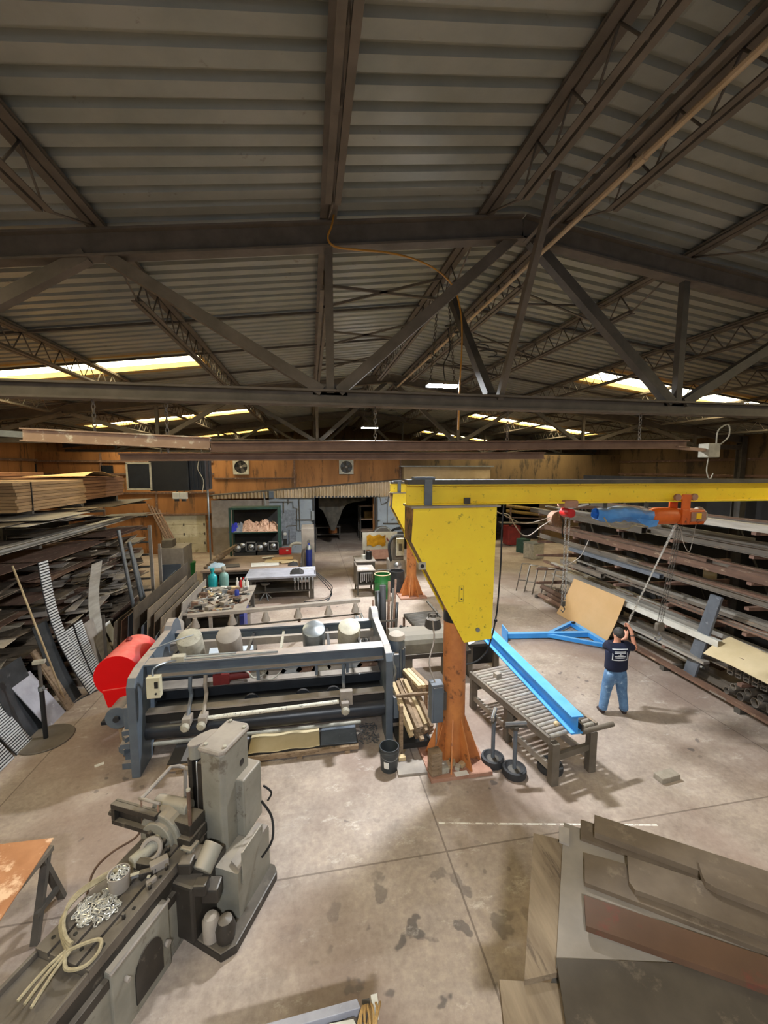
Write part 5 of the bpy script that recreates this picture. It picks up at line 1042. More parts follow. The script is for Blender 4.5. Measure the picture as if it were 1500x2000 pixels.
# ================================================================== JIB CRANES
def jib(cx,cy,lab,boom_to,full=True,h=0.0):
    t=thing('jib_crane',lab,'crane',(cx,cy,0))
    S=lambda dx,dy,z:Vector((cx+dx,cy+dy,z))
    MB().bx(cx-.52,cx+.5,cy-.48,cy+.46,0,.06).build('base_plate',m_orrust,t,.004)
    MB().tube(S(0,0,.06),S(0,0,4.2-h),.185,32).build('column',m_orange,t)
    MB().tube(S(0,0,2.42-h),S(0,0,2.6-h),.19,32).build('dark_band',m_black,t,label='black painted band')
    for i in range(8):
        a=2*PI*i/8+PI/8; u=Vector((math.cos(a),math.sin(a),0)); w=Vector((-math.sin(a),math.cos(a),0))*.012; c=S(0,0,0)
        MB().prism([c+u*.17+w+Vector((0,0,.06)),c+u*.46+w+Vector((0,0,.06)),c+u*.44+w+Vector((0,0,.12)),c+u*.18+w+Vector((0,0,.82))],w*-2).build('base_gusset',m_orange,t)
    x0,x1,xm,xb=cx-.79,cx+.55,cx+.50,cx+.06
    gp=[]
    for y,n in((cy-.25,0),(cy+.25,1)):
        g_=MB().prism([(x0+.02,y,4.27-h),(x1,y,4.27-h),(x1-.03,y,2.16-h),(xb,y,2.13-h),(x0-.01,y,3.77-h)],(0,.025,0)).build('gusset_plate',m_yellow,t,.002); gp.append(g_)
    MB().prism([(x0+.03,cy-.22,3.72-h),(xb+.03,cy-.22,2.16-h),(xb+.06,cy-.22,2.16-h),(x0+.06,cy-.22,3.74-h)],(0,.46,0)).build('closing_plate',m_yelldk,t)  # shade inside the gusset box put into a darker ochre
    MB().bx(x0-.0,x0+.03,cy-.22,cy+.25,3.74-h,4.27-h).build('side_plate',m_sideor,t)
    MB().bx(x0-.02,x1+.05,cy-.28,cy+.30,4.27-h,4.30-h).build('top_plate',m_dust,t)
    MB().ibeam((cx-.83,cy,4.46-h),(boom_to,cy,4.44-h),.20,.32,.022).build('boom',m_yellow,t,.002)
    MB().bar((cx-.83,cy,4.655-h),(boom_to,cy,4.635-h),.24,.07).build('cap_channel',m_trussd,t)
    MB().bx(cx-.57,cx-.45,cy-.13,cy-.08,4.30-h,4.69-h).build('stiffener',m_slate,t); MB().bx(cx-.72,cx-.40,cy-.1,cy+.1,4.69-h,4.73-h).build('end_bracket',m_slate,t)
    if full:
        MB().box((cx+.12,cy-.10,4.36),(.1,.03,.1)).build('boom_lug',m_trussd,t)
        MB().tube((cx+.28,cy-.275,2.33),(cx+.28,cy-.25,2.33),.035,12).build('bolt',m_galv,gp[0])
        MB().box((cx-.64,cy-.27,3.40),(.11,.03,.11)).build('bracket_plate',m_dustl,t); MB().tube((cx-.64,cy-.29,3.40),(cx-.64,cy-.28,3.40),.03,10).build('bracket_hole',m_black,gp[0])
        q=MB()
        for a in((-.035,.035),(.0,.0)): pass
        for dx in(-.035,.035): q.bx(cx-.0+dx-.002,cx+dx+.002,cy-.252,cy-.25,2.80,3.05)
        for z in(2.80,3.05): q.bx(cx-.037,cx+.037,cy-.252,cy-.25,z-.002,z+.002)
        for z in(2.84,3.0): q.tube((cx+.005,cy-.256,z),(cx+.005,cy-.25,z),.014,8)
        q.build('plate_stencil',m_trussd,gp[0])
    return t
jib(2.28,6.17,'near jib crane: yellow boom and gusset on an orange column',9.4)
jib(3.75,15.0,'far jib crane with rusty orange column beyond the roll machine',8.6,False,.32)
# things on the near crane
t=thing('electric_box','grey electric box on left side of the near orange column','box',(1.95,6.1,.75)); MB().bx(1.85,2.05,6.0,6.2,.78,1.42).build('housing',m_slate,t,.008); MB().bx(1.88,2.03,5.985,6.0,.82,1.38).build('door',m_grey,t); MB().bx(2.05,2.12,6.06,6.14,.95,1.25).build('mount',m_trussd,t); MB().tube((1.97,6.1,.78),(1.97,6.12,.1),.015,6).build('conduit',m_dust,t)
MB().path(smooth([(1.93,6.1,1.42),(1.86,6.2,1.7),(2.0,6.4,2.0),(2.0,6.5,2.3)]),.012,6).build('cable',m_dust,t)
one('timber_block',MB().box((1.86,5.82,.26),(.18,.16,.38),.15),m_wood,'upright dusty timber block on left corner of the near crane base','block',None,.004)
r=random.Random(6)
for i,(x,y,s) in enumerate(((2.02,5.86,.13),(2.12,5.92,.1),(2.25,5.85,.08),(2.35,5.9,.09),(1.98,5.98,.11),(2.2,5.98,.1))):
    one('wood_chunk',MB().box((x,y,.061+s*.35),(s*1.3,s,s*.7),r.uniform(0,2)),m_woody if i%2 else m_dustl,'pale wood chunk on the front of the crane base plate, %s from left'%ORD[i],'block','wood chunks on the crane base',.006)
one('white_label',MB().box((2.27,5.74,.063),(.22,.1,.003),.05),m_paper,'white paper scrap at front edge of the crane base plate','paper')
# hoists
t=thing('chain_hoist','orange electric chain hoist hanging under the yellow boom','hoist',(6.3,6.17,3.9))
x=6.33; MB().box((x+.22,6.17,4.02),(.42,.3,.26)).build('gear_case',m_hoist,t,.03); MB().lathe([(.001,-.02),(.08,0),(.15,.18),(.15,.55),(.001,.56)],(x-.62,6.17,4.04),16,Matrix.Rotation(PI/2,3,'Y')).build('motor_case',m_hoist,t); MB().bx(x-.06,x+.08,6.0,6.34,3.9,4.16).build('frame',m_hoist,t,.01)
MB().box((x+.28,6.015,4.03),(.3,.01,.16)).build('name_plate',m_orrust,t); MB().box((x+.28,6.008,4.04),(.1,.008,.1)).build('yellow_sticker',m_yelltag,t); MB().lathe([(.15,0),(.16,.02),(.12,.08),(.001,.09)],(x+.43,6.17,4.03),14,Matrix.Rotation(PI/2,3,'Y')).build('end_cap',m_dustl,t)
for y0 in(6.03,6.28): MB().bx(x-.05,x+.12,y0,y0+.03,4.15,4.42).build('trolley_plate',m_hoist,t,.01)
for dx in(-.14,.2):
    for y in(6.05,6.29): MB().tube((x+dx,y-.02,4.37),(x+dx,y+.02,4.37),.06,12).build('trolley_wheel',m_orrust,t)
    MB().bar((x+.03,6.045,4.36),(x+dx,6.045,4.37),.02,.06).build('trolley_arm',m_hoist,t)
hand=Vector((6.24,7.02,1.74))
tag(MB().chain((x+.02,6.2,3.9),hand,.05,.026,.0045).chain((x+.05,6.2,3.9),hand+Vector((.03,0,.12)),.05,.026,.004).build('lifting_chain',m_chainm),'silver lifting chain pulled slanting from orange hoist to the worker\'s hands','chain')
hb=PY(1288,1228,6.25); t=thing('hook_block','steel hook block hanging right of the worker\'s head','hook',hb)
c=MB()
for dx,a in((-.05,0),(0,.05),(.05,-.02)): c.chain((x+.12+dx,6.2,3.9),hb+Vector((dx,0,.12)),.05,.022,.0035)
c.build('chain_fall',m_trussd,t); MB().box(hb+Vector((0,0,.04)),(.16,.09,.16)).build('block',m_truss,t,.03); MB().path([hb+Vector((.0,0,-.04)),hb+Vector((0,0,-.1)),hb+Vector((.05,0,-.14)),hb+Vector((.04,0,-.2)),hb+Vector((-.02,0,-.23)),hb+Vector((-.07,0,-.19)),hb+Vector((-.075,0,-.14))],.016,8).build('hook',m_steel,t)
t=thing('tarp_roll','crumpled light blue tarp tied under the yellow boom','tarp',(5.25,6.17,3.98))
r=random.Random(3); rows=[]
for i in range(15):
    u=i/14; row=[]
    for j in range(12):
        a=2*PI*j/11; q=(.115+.03*r.random())*(1-.25*abs(2*u-1)**3); row.append((4.72+1.1*u,6.17+q*1.1*math.cos(a),4.10+q*math.sin(a)-.05*u-.02*math.sin(u*9)))
    rows.append(row)
MB().grid(rows,(0,0,.003)).build('tarp',m_bluet,t); f=MB()
f.prism([(5.4,6.05,4.02),(5.86,6.05,3.98),(5.8,6.03,3.88),(5.62,6.04,3.86)],(0,.01,0)); f.build('tarp_flap',m_bluet,t)
MB().path(smooth([(4.8,6.05,4.05),(4.9,6.0,3.9),(5.2,6.0,3.86),(5.4,6.0,3.93),(5.6,6.0,3.88)]),.012,5).build('lashing',m_rope,t); MB().bar((4.9,6.17,4.2),(4.9,6.17,4.29),.02,.08,(0,1,0)).bar((5.7,6.17,4.18),(5.7,6.17,4.29),.02,.08,(0,1,0)).build('hanger',m_trussd,t)
t=thing('chain_hoist','small red manual hoist with pink trolley near left end of the boom','hoist',(4.2,6.17,4.1))
MB().tube((4.2,6.05,4.13),(4.2,6.29,4.13),.075,16).build('body',m_redsm,t,.01); MB().bx(4.08,4.32,6.05,6.29,4.22,4.34).build('trolley',m_orrust,t,.02); MB().chain((4.165,6.15,4.06),(4.165,6.15,2.62),.045,.03,.005).chain((4.235,6.15,4.06),(4.22,6.15,2.62),.045,.03,.005).build('chain',m_steel,t)
q=Vector((4.19,6.15,2.58)); MB().box(q,(.06,.04,.08)).path([q+Vector((0,0,-.04)),q+Vector((.035,0,-.1)),q+Vector((0,0,-.15)),q+Vector((-.035,0,-.11))],.01,6).build('hook',m_trussd,t)
t=thing('brake_disc_box','dull red round box beyond the red manual hoist','box',PY(1086,1013,7.2)); q=PY(1086,1013,7.2)
MB().tube(q-Vector((0,.08,0)),q+Vector((0,.08,0)),.15,18).build('disc',m_rust,t,.01); MB().path(smooth([q+Vector((.02,-.1,.1)),q+Vector((.08,-.12,-.05)),q+Vector((.06,-.12,-.2)),q+Vector((.1,-.1,-.35))]),.014,6).build('cord',m_black,t); MB().bar(q+Vector((0,0,.14)),(q.x,6.25,4.26),.03,.03).build('bracket',m_trussd,t)
one('festoon_cable',MB().path(smooth([PY(957,986,6.3),PY(975,1002,6.6),PY(993,1005,6.7),PY(1005,1025,6.8),PY(1020,1044,6.9),PY(1035,1045,6.9),PY(1055,1030,7.0),PY(1075,1017,7.1)]),.010,6).path(smooth([PY(985,1006,6.6),PY(1020,1022,6.9),PY(1050,1018,7.0),PY(1075,1010,7.1)]),.007,6),m_dust,'pale cable looping from the gusset to the red hoist','cable')
one('festoon_cable',MB().path(smooth([PY(1150,1055,6.4),PY(1135,1085,6.4),PY(1115,1100,6.4),PY(1103,1103,6.3)]),.007,6).path(smooth([PY(1318,1020,6.1),PY(1330,1035,6.1),PY(1335,1060,6.1),PY(1345,1078,6.1),PY(1352,1060,6.1),PY(1362,1010,6.15)]),.006,6),m_dust,'thin pale cable hanging in a loop by the orange hoist','cable')
one('pendant_cord',MB().path(smooth([PY(984,985,6.05),PY(980,1040,6.05),PY(978,1100,6.05),PY(972,1180,6.05),PY(967,1215,6.05),PY(960,1245,6.05),PY(950,1272,6.1),PY(930,1292,6.1),PY(905,1298,6.15)]),.013,6).ball(PY(968,1212,6.04),.03,6),m_black,'black pendant cord hanging right of the yellow gusset','cord')
# ================================================================== OLD MACHINE BEHIND COLUMN
t=thing('bench_press','old grey-green machine with a rounded body behind the orange column','machine',(2.6,8.8,0))
pr=[]
for k in range(9):
    a=PI*k/8; pr.append((8.78+.36*math.cos(a),1.02+.24*math.sin(a)))
pr=[(9.14,.80)]+pr+[(8.42,.80)]
MB().prism([(1.68,y,z) for y,z in pr],(1.75,0,0)).build('body',m_old,t,.01); MB().bx(1.66,3.5,8.4,9.16,.70,.80).build('bed',m_milld,t,.01)
for x in(1.85,3.0): MB().bx(x,x+.32,8.5,9.05,0,.70).build('leg',m_old,t,.01)
MB().lathe([(.001,.3),(.06,.3),(.08,.24),(.16,.2),(.2,.0),(.001,.0)],(2.72,8.8,1.24),16).path([(2.62,8.8,1.46),(2.62,8.8,1.57),(2.82,8.8,1.57),(2.82,8.8,1.46)],.015,6).build('bell_housing',m_milld,t)
MB().bar((2.95,8.95,1.4),(2.75,9.4,1.65),.05,.03).build('lever',m_trussd,t)
t=thing('dark_workbench','dark cluttered bench under the far end of the blue beam','table',(3.7,9.1,0))
MB().bx(3.52,4.35,8.7,9.6,.72,.79).build('benchtop',m_milld,t); 
for x in(3.56,4.22):
    for y in(8.74,9.5): MB().bx(x,x+.12,y,y+.1,0,.72).build('leg',m_truss,t)
MB().bx(3.52,4.35,9.1,9.15,.1,.72).build('back_panel',m_black,t)
for i,(x,y,w,h,m,l) in enumerate(((3.62,8.9,.18,.12,m_dustl,'pale block'),(3.7,9.25,.28,.2,m_milld,'dark motor lump'),(3.62,8.78,.22,.03,m_paper,'white strip'))): one('bench_item',MB().box((x,y,.79+h/2),(w,.14,h),.3*i),m,l+' on the dark bench under the blue beam','block',None,.01)
one('support_block',MB().bx(3.95,4.25,9.0,9.5,.792,.795+.0).bx(3.95,4.25,9.0,9.5,.79,.80),m_trussd,'flat dark packing under the far end of the blue beam','block')
one('cross_bar_tool',MB().tube(PY(783,1224,8.9),PY(805,1230,8.9),.02,8).ball(PY(783,1224,8.9),.04,6).ball(PY(805,1230,8.9),.04,6).tube(PY(796,1227,8.9),Vector((PY(796,1227,8.9).x,8.9,1.26)),.018,6),m_black,'black double-ended handle on the old grey-green machine','handle')
# ================================================================== CONVEYOR, BLUE BEAM
NL,NR,FL,FR=Vector((3.52,5.34,.78)),Vector((4.47,5.54,.78)),Vector((3.11,7.5,.78)),Vector((4.0,7.68,.78))
t=thing('roller_conveyor','dark steel roller conveyor carrying the big blue I-beam','conveyor',(3.8,6.5,0)); Z=Vector((0,0,1))
for a,b in((NL,FL),(NR,FR)): MB().bar(a-Z*.05,b-Z*.05,.05,.12).build('side_rail',m_stock,t)
for i in range(24):
    k=(i+.5)/24; a,b=NL.lerp(FL,k),NR.lerp(FR,k); a,b=a.lerp(b,.04),b.lerp(a,.04); MB().tube(a-Z*.02,b-Z*.02,.034,10).build('roller',m_stockl if i%3==0 else m_dust,t)
for p,q in((NL,NR),(NL.lerp(FL,.5),NR.lerp(FR,.5)),(FL,FR)):
    for c in(p.lerp(q,.1),q.lerp(p,.1)): MB().bar(Vector((c.x,c.y,0)),c-Z*.1,.12,.12,(0,1,0)).build('leg',m_truss,t)
    MB().bar(p.lerp(q,.1)-Z*.35,q.lerp(p,.1)-Z*.35,.06,.1).build('cross_member',m_truss,t)
for a,b in((NL.lerp(NR,.1),FL.lerp(FR,.1)),(NR.lerp(NL,.1),FR.lerp(FL,.1))): MB().bar(a-Z*.55,b-Z*.55,.06,.1).build('stretcher',m_dust,t)
MB().tube(NR+Vector((-.35,-.12,-.03)),NR+Vector((.28,-.02,-.03)),.04,10).build('end_roller',m_truss,t)
t=thing('blue_beam','long bright blue I-beam lying across the roller conveyor','beam',(4.05,7.2,.8))
MB().ibeam((3.97,5.33,.94),(4.10,9.3,.955),.2,.29,.022).build('beam',m_blue,t,.003); MB().box((4.08,5.4,.87),(.03,.1,.1)).build('end_clip',m_milld,t)
one('blue_beam_piece',MB().bar((3.72,9.25,.84),(3.92,8.85,.84),.14,.09),m_blue,'short blue piece on the dark bench left of the blue beam','beam')
for i,(x,y) in enumerate(((3.93,5.62),(4.2,5.62))): one('rust_lump',MB().ball((x-.12 if i==0 else x,y,.80),.045,6,(1,1,.9)),m_woody if i==0 else m_milld,['small yellow lump on the rollers left of the blue beam','small dark lump on the rollers right of the blue beam'][i],'lump')
one('pale_block',MB().box((3.55,7.2,.825),(.12,.1,.09),.3),m_dust,'small grey block on the far rollers of the conveyor','block')
def tyre(p,name,label,r0=.19,h=.13):
    t=thing(name,label,'wheel',p); p=V(p)
    MB().lathe([(.09,.03),(r0*.75,.02),(r0*.8,0),(r0*.97,.01),(r0,.03),(r0,h-.03),(r0*.97,h-.01),(r0*.8,h),(r0*.74,h-.02),(.09,h-.05)],p,24).build('tyre',m_rubber,t); MB().lathe([(.001,.03),(.1,.03),(.1,h-.04),(.05,h-.02),(.001,h-.02)],p,16).build('hub',m_trussd,t); return t
for i,(px,py,top,ang,lab) in enumerate(((962,1490,.86,1.0,'roller stand on a wheel base right of the orange column, left of two'),(1004,1512,.86,-.1,'roller stand on a wheel base right of the orange column, right of two'))):
    p=PZ(px,py); t=tyre(p,'roller_stand',lab); t['category']='stand'
    MB().tube(p+Z*.1,p+Z*(top-.1),.032,10).build('post',m_slate,t); MB().tube(p+Z*(top-.1),p+Z*(top-.03),.05,8).build('head',m_trussd,t)
    u=Vector((math.cos(ang),math.sin(ang),0))*.17
    MB().tube(p-u+Z*top,p+u+Z*top,.032,10).build('roller',m_steel,t); MB().bar(p-u*1.05+Z*(top-.05),p+u*1.05+Z*(top-.05),.05,.02).build('roller_bracket',m_trussd,t)
tyre(PZ(1074,1503),'loose_wheel','dark wheel lying on the floor under the near end of conveyor',.2,.12)
one('concrete_block',MB().box(PZ(1302,1521)+Vector((0,0,.045)),(.36,.16,.09),.1),m_conc,'pale concrete block lying alone on the floor','block',None,.008)
# blue bracket frame lying on the floor
t=thing('blue_bracket','light blue welded bracket frame lying on the floor behind the worker','frame',(6.7,10.2,0)); zb=.1
a,b=PZ(988,1241,zb),PZ(1148,1238,zb); MB().bar(a,b,.14,.14).build('main_arm',m_blue,t,.004); MB().bar(a+Vector((-.02,.0,.02)),a+Vector((-.05,.005,.02)),.5,.42).build('end_plate',m_blue,t)
c,d=PZ(1116,1217,zb),PZ(1190,1262,zb); MB().bar(c,d,.14,.13).build('cross_arm',m_blue,t,.004)
for q in(c,d): MB().bar(PZ(1068,1240,zb),q,.1,.1).build('diagonal',m_blue,t,.004)
MB().box(PZ(1120,1216,.22),(.1,.06,.05)).build('end_stub',m_black,t)
# ================================================================== FOREGROUND MILL
O=Vector((-1.62,4.26,0)); AZ=R(-26); dv=Vector((.438,.899,0)); rv=Vector((.899,-.438,0))
def W(v,u,z): return O+rv*v+dv*u+Vector((0,0,z))
def lb(m,v0,v1,u0,u1,z0,z1): return m.box(W((v0+v1)/2,(u0+u1)/2,(z0+z1)/2),(abs(v1-v0),abs(u1-u0),z1-z0),AZ)
t=thing('milling_machine','big old grey-green milling machine with a slotted table, at lower left','machine',tuple(O),AZ)
tb=MB()
for v0,v1 in((-.29,-.155),(-.13,.0),(.025,.15),(.175,.29)): lb(tb,v0,v1,-1.0,.32,.84,.90)
lb(tb,-.29,.29,-1.0,.32,.80,.855); tb.build('table',m_bed,t,.003)
hb_=MB(); r=random.Random(1)
for i in range(16):
    v=(-.225,-.07,.09,.235)[i%4]; u=-.9+.3*(i//4)+.07*(i%2); hb_.tube(W(v,u,.899),W(v,u,.903),.017,8)
hb_.build('bolt_holes',m_black,t)
for v,u in((.09,-.12),(.23,-.35),(.22,-.62),(.235,-.15),(.1,.02)): MB().tube(W(v,u,.9),W(v,u,.95),.016,8).build('stud',m_milld,t)
tr=MB(); lb(tr,-.29,.29,-1.75,-1.0,.80,.83); lb(tr,-.29,-.26,-1.75,-1.0,.83,.885); lb(tr,.26,.29,-1.45,-1.0,.83,.885); tr.build('coolant_tray',m_bed,t,.006)
bd=MB(); lb(bd,-.24,.26,-2.3,.4,.62,.80); lb(bd,-.27,.31,-2.3,.4,.55,.64); bd.build('saddle_ways',m_milld,t,.008)
b2=MB(); lb(b2,-.2,.30,-2.3,.35,.0,.56); b2.build('bed',m_mill,t,.02)
sp=MB(); lb(sp,.2,.33,-.86,-.24,.0,.69); sp.build('side_cover',m_mill,t,.015); e=MB(); lb(e,.32,.345,-.87,-.23,.68,.70); e.build('cover_edge',m_dust,t,.004)
cp=[]
for k in range(13): a=PI*k/12; cp.append((-.5+.15*math.cos(a),.34+.2*math.sin(a)))
MB().prism([W(.331,u,z) for u,z in [(-.35,.1)]+cp+[(-.65,.1)]],rv*.012).build('cover_door',m_milld,t); MB().tube(W(.33,-.74,.5),W(.38,-.74,.5),.02,8).tube(W(.33,-.3,.3),W(.37,-.3,.3),.03,8).build('cover_knob',m_dust,t)
kn=MB(); lb(kn,.1,.5,-.12,.42,.1,.72); kn.build('knee',m_milld,t,.03)
for v,u,z,s in((.52,-.02,.66,.14),(.42,.12,.80,.2),(.55,.1,.5,.18),(.36,-.02,.86,.14)): MB().box(W(v,u,z),(s,s*.9,s*.9),AZ+.3).build('gear_housing',m_milld,t,.02)
MB().tube(W(.5,.02,.78),W(.5,.22,.9),.1,16).build('gear_drum',m_mill,t,.01)
# base, column
MB().prism([W(v,u,0) for v,u in((-.05,.0),(.80,-.12),(.9,.0),(.90,.78),(.82,.86),(-.05,.86))],(0,0,.1)).build('base_plate',m_milld,t,.015)
cb=MB(); lb(cb,.2,.78,.22,.82,.1,.62); cb.prism([W(v,u,.62) for v,u in((.2,.22),(.78,.22),(.78,.82),(.2,.82))],(0,0,.001))
cb.build('lower_column',m_mill,t,.03)
pr=[(.2,.42),(.46,.40),(.50,.45),(.50,.86),(.46,.92),(.2,.92)]
MB().prism([W(v,u,.6) for v,u in pr],(0,0,1.15)).build('column',m_mill,t,.02)
MB().prism([W(v,u,1.75) for v,u in((.18,.40),(.47,.38),(.515,.43),(.515,.88),(.47,.94),(.18,.94))],(0,0,.06)).build('column_cover',m_dust,t,.025)
for v,u in((.48,.48),(.48,.84),(.25,.9),(.25,.46)): MB().tube(W(v,u,1.81),W(v,u,1.83),.02,8).build('cover_bolt',m_dustl,t)
cs=MB(); lb(cs,.3,.60,.62,.98,.62,1.32); cs.build('rear_step',m_mill,t,.02)
MB().tube(W(.50,.74,1.45),W(.504,.74,1.45),.04,16).build('hole_cover',m_black,t)
# oval top head with the dark ways below
ov=[]
for k in range(24):
    a=2*PI*k/24; ov.append((.09+.09*math.cos(a)+.05*math.sin(a), .62+.17*math.sin(a)))
MB().prism([W(v,u,1.58) for v,u in ov],(0,0,.16)).build('oval_head',m_mill,t,.01); MB().prism([W(.09+(v-.09)*1.05,.62+(u-.62)*1.05,1.74) for v,u in ov],(0,0,.025)).build('head_cover',m_dust,t,.008)
wy=MB(); lb(wy,-.03,.03,.48,.7,.72,1.58); lb(wy,.13,.2,.44,.7,.72,1.58); wy.build('column_way',m_milld,t,.005); lb(MB(),.03,.13,.55,.7,.72,1.58).build('way_recess',m_black,t)
MB().tube(W(.08,.5,.75),W(.08,.5,1.56),.014,8).build('lead_screw',m_steel,t)
MB().tube(W(.26,.16,.9),W(.26,.16,1.5),.02,10).build('feed_rod',m_rust,t); MB().tube(W(.26,.16,1.5),W(.26,.16,1.52),.022,10).build('rod_tip',m_dustl,t)
# vertical slide and cross ram
sl=MB(); lb(sl,.0,.28,.14,.36,.98,1.12); lb(sl,-.02,.3,.1,.36,.86,.98); sl.build('vertical_slide',m_milld,t,.015)
bk=MB(); lb(bk,.2,.34,.06,.2,.72,.92); bk.build('feed_box',m_mill,t,.015); MB().tube(W(.35,.12,.84),W(.5,.12,.84),.05,12).tube(W(.5,.12,.84),W(.53,.12,.84),.08,14).build('feed_shaft',m_dust,t)
MB().tube(W(.34,.04,.5),W(.34,.1,.9),.018,8).ball(W(.34,.03,.5),.035,6).build('lever',m_dust,t); lb(MB(),.33,.36,.02,.035,.66,.76).build('warning_tag',m_yelltag,t,label='small yellow tag')
fr=MB(); lb(fr,-.7,-.1,.06,.12,1.14,1.20); lb(fr,-.7,-.1,.06,.12,.96,1.01); lb(fr,-.7,-.65,.06,.12,1.01,1.14); lb(fr,-.7,-.1,.12,.15,.96,1.20); fr.build('cross_ram',m_milld,t,.006)
MB().tube(W(-.74,.09,1.07),W(-.7,.09,1.07),.03,10).build('ram_boss',m_milld,t)
ca=[]
for k in range(13):
    a=PI*k/12; ca.append((-.1+.26*math.cos(a),.92+.26*math.sin(a)))
ca=[(.16,.8)]+ca+[(-.36,.8)]
MB().prism([W(v,.1,z) for v,z in ca],dv*.24).build('spindle_head',m_mill,t,.02); MB().prism([W(-.1+(v+.1)*.75,.06,.9+(z-.9)*.75) for v,z in ca],dv*.05).build('head_face',m_mill,t,.01)
MB().tube(W(-.3,.30,1.12),W(.12,.32,1.13),.085,16).build('overarm',m_mill,t,.01)
for v,z in((-.16,1.0),(.02,.96),(-.08,.86)): MB().tube(W(v,.02,z),W(v,.07,z),.03,10).build('face_bolt',m_milld,t)
MB().tube(W(-.12,-.22,.93),W(-.05,.06,.95),.065,14).build('cutter',m_dustl,t,.008); MB().torus(W(-.02,-.08,.98),.09,.025,Matrix.Rotation(R(50),3,'X'),18,8).build('clamp_ring',m_dust,t)
for v,u,z,s in((.02,-.2,.94,.1),(.1,-.26,.93,.08),(.16,-.16,.95,.11),(.2,-.3,.92,.06)): MB().box(W(v,u,z),(s*1.5,s*.7,s*.8),AZ+v*6).build('clamp_piece',m_milld if v<.15 else m_dust,t,.008)
# coolant pipe arm
q0=PZ(362,1556,1.0); P=[q0,PY(362,1500,q0.y),PY(350,1496,q0.y),PY(334,1498,q0.y),PY(276,1560,q0.y-.3)]; q1=P[-1]
MB().path(P,.022,8).build('pipe_arm',m_dust,t); MB().path([P[1],P[1]+rv*.14],.022,8).build('pipe_stub',m_dust,t)
MB().tube(q1-rv*.03,q1+rv*.25,.016,6).build('cross_pipe',m_dust,t); MB().tube(q1,q1+Vector((.0,-.02,-.36)),.01,6).tube(q1+rv*.22,q1+rv*.24+Vector((0,-.03,-.3)),.01,6).build('drip_pipe',m_rust,t)
MB().path(smooth([q1+Vector((0,-.02,-.3)),q1+Vector((-.06,-.06,-.4)),W(-.55,-.1,.8),W(-.7,-.2,.6),W(-.6,-.4,.3),W(-.62,-.5,.05)]),.012,6).build('hose',m_rust,t)
MB().path(smooth([W(.74,.75,1.0),W(.85,.78,.8),W(.9,.7,.6),W(.82,.6,.45)]),.014,6).path(smooth([W(.7,.86,1.1),W(.78,.9,1.0),W(.74,.88,.9)]),.012,6).build('cable',m_black,t)
MB().prism([W(.785,.27,.82),W(.785,.66,.82),W(.785,.66,.66),W(.785,.27,.45)],rv*.02).build('side_door',m_mill,t,.01); MB().prism([W(.64,.3,.62),W(.78,.24,.62),W(.78,.8,.62),W(.64,.8,.62),],(0,0,.04)).build('ledge',m_dust,t)
MB().lathe([(.001,0),(.08,0),(.085,.2),(.06,.24),(.001,.25)],W(.62,-.02,.12),14).build('oil_pot',m_dust,t); MB().lathe([(.001,0),(.09,0),(.1,.12),(.07,.2),(.001,.22)],W(.76,.02,.12),14).build('pump_body',m_milld,t)
# chain heap, pot and sling on the table
c=W(-.08,-.62,.9); ch=MB(); r=random.Random(15)
for i in range(95):
    a,q=r.uniform(0,2*PI),.15*math.sqrt(r.random()); p=c+Vector((q*math.cos(a)*1.15,q*math.sin(a),.008+.05*(1-q/.17)*r.random())); M=Matrix.Rotation(r.uniform(0,3),3,'Z')@Matrix.Rotation(r.uniform(-.7,.7),3,'X')
    ch.path([p+M@Vector((.024*math.cos(2*PI*k/8)+(.012 if math.cos(2*PI*k/8)>0 else -.012),.014*math.sin(2*PI*k/8),0)) for k in range(9)],.0055,5)
o=one('chain_heap',ch,m_chainm,'heap of silver chain on the milling table','chain'); o['kind']='stuff'
p=W(-.05,-.42,.905); t=thing('chain_bucket','small brown can with chain in it behind the chain heap','can',p); MB().lathe([(.001,0),(.085,0),(.095,.16),(.085,.16),(.075,.02),(.001,.02)],p,18).build('body',m_dust,t)
ch=MB()
for i in range(26):
    a,q=r.uniform(0,2*PI),.07*math.sqrt(r.random()); pp=p+Vector((q*math.cos(a),q*math.sin(a),.13+.04*r.random())); M=Matrix.Rotation(r.uniform(0,3),3,'Z')@Matrix.Rotation(r.uniform(-.9,.9),3,'X'); ch.path([pp+M@Vector((.03*math.cos(2*PI*k/8),.014*math.sin(2*PI*k/8),0)) for k in range(9)],.005,5)
ch.build('chain',m_chainm,t)
one('steel_bar',MB().box(W(.06,-.28,.94),(.26,.035,.03),R(12)).box(W(.17,-.3,.93),(.03,.03,.06),0),m_steel,'bright steel bar lying behind the can on the milling table','bar')
sl=MB()
for k in range(4):
    o_=.012*k; sl.path(smooth([W(-.02,-.36,1.0+o_),W(-.16,-.42,1.0+o_),W(-.30-o_,-.62,.96),W(-.27+o_,-.80,.93+o_),W(-.12+o_,-.90,.92+o_),W(.02,-.96+o_,.92+o_)]),.015,6)
sl.path(smooth([W(.02,-.96,.93),W(.1,-.88,.93),W(.2,-.82,.925),W(.26,-.9,.92),W(.24,-1.0,.92),W(.12,-1.05,.92),W(.02,-.98,.935)]),.015,6)
for k in range(3): sl.path(smooth([W(.0+.02*k,-.96,.93),W(-.03+.04*k,-1.08,.925),W(-.06+.06*k,-1.2,.89),W(-.06+.07*k,-1.28,.88)]),.013,6)
one('rope_sling',sl,m_rope,'tan rope sling looped over the milling table','rope')
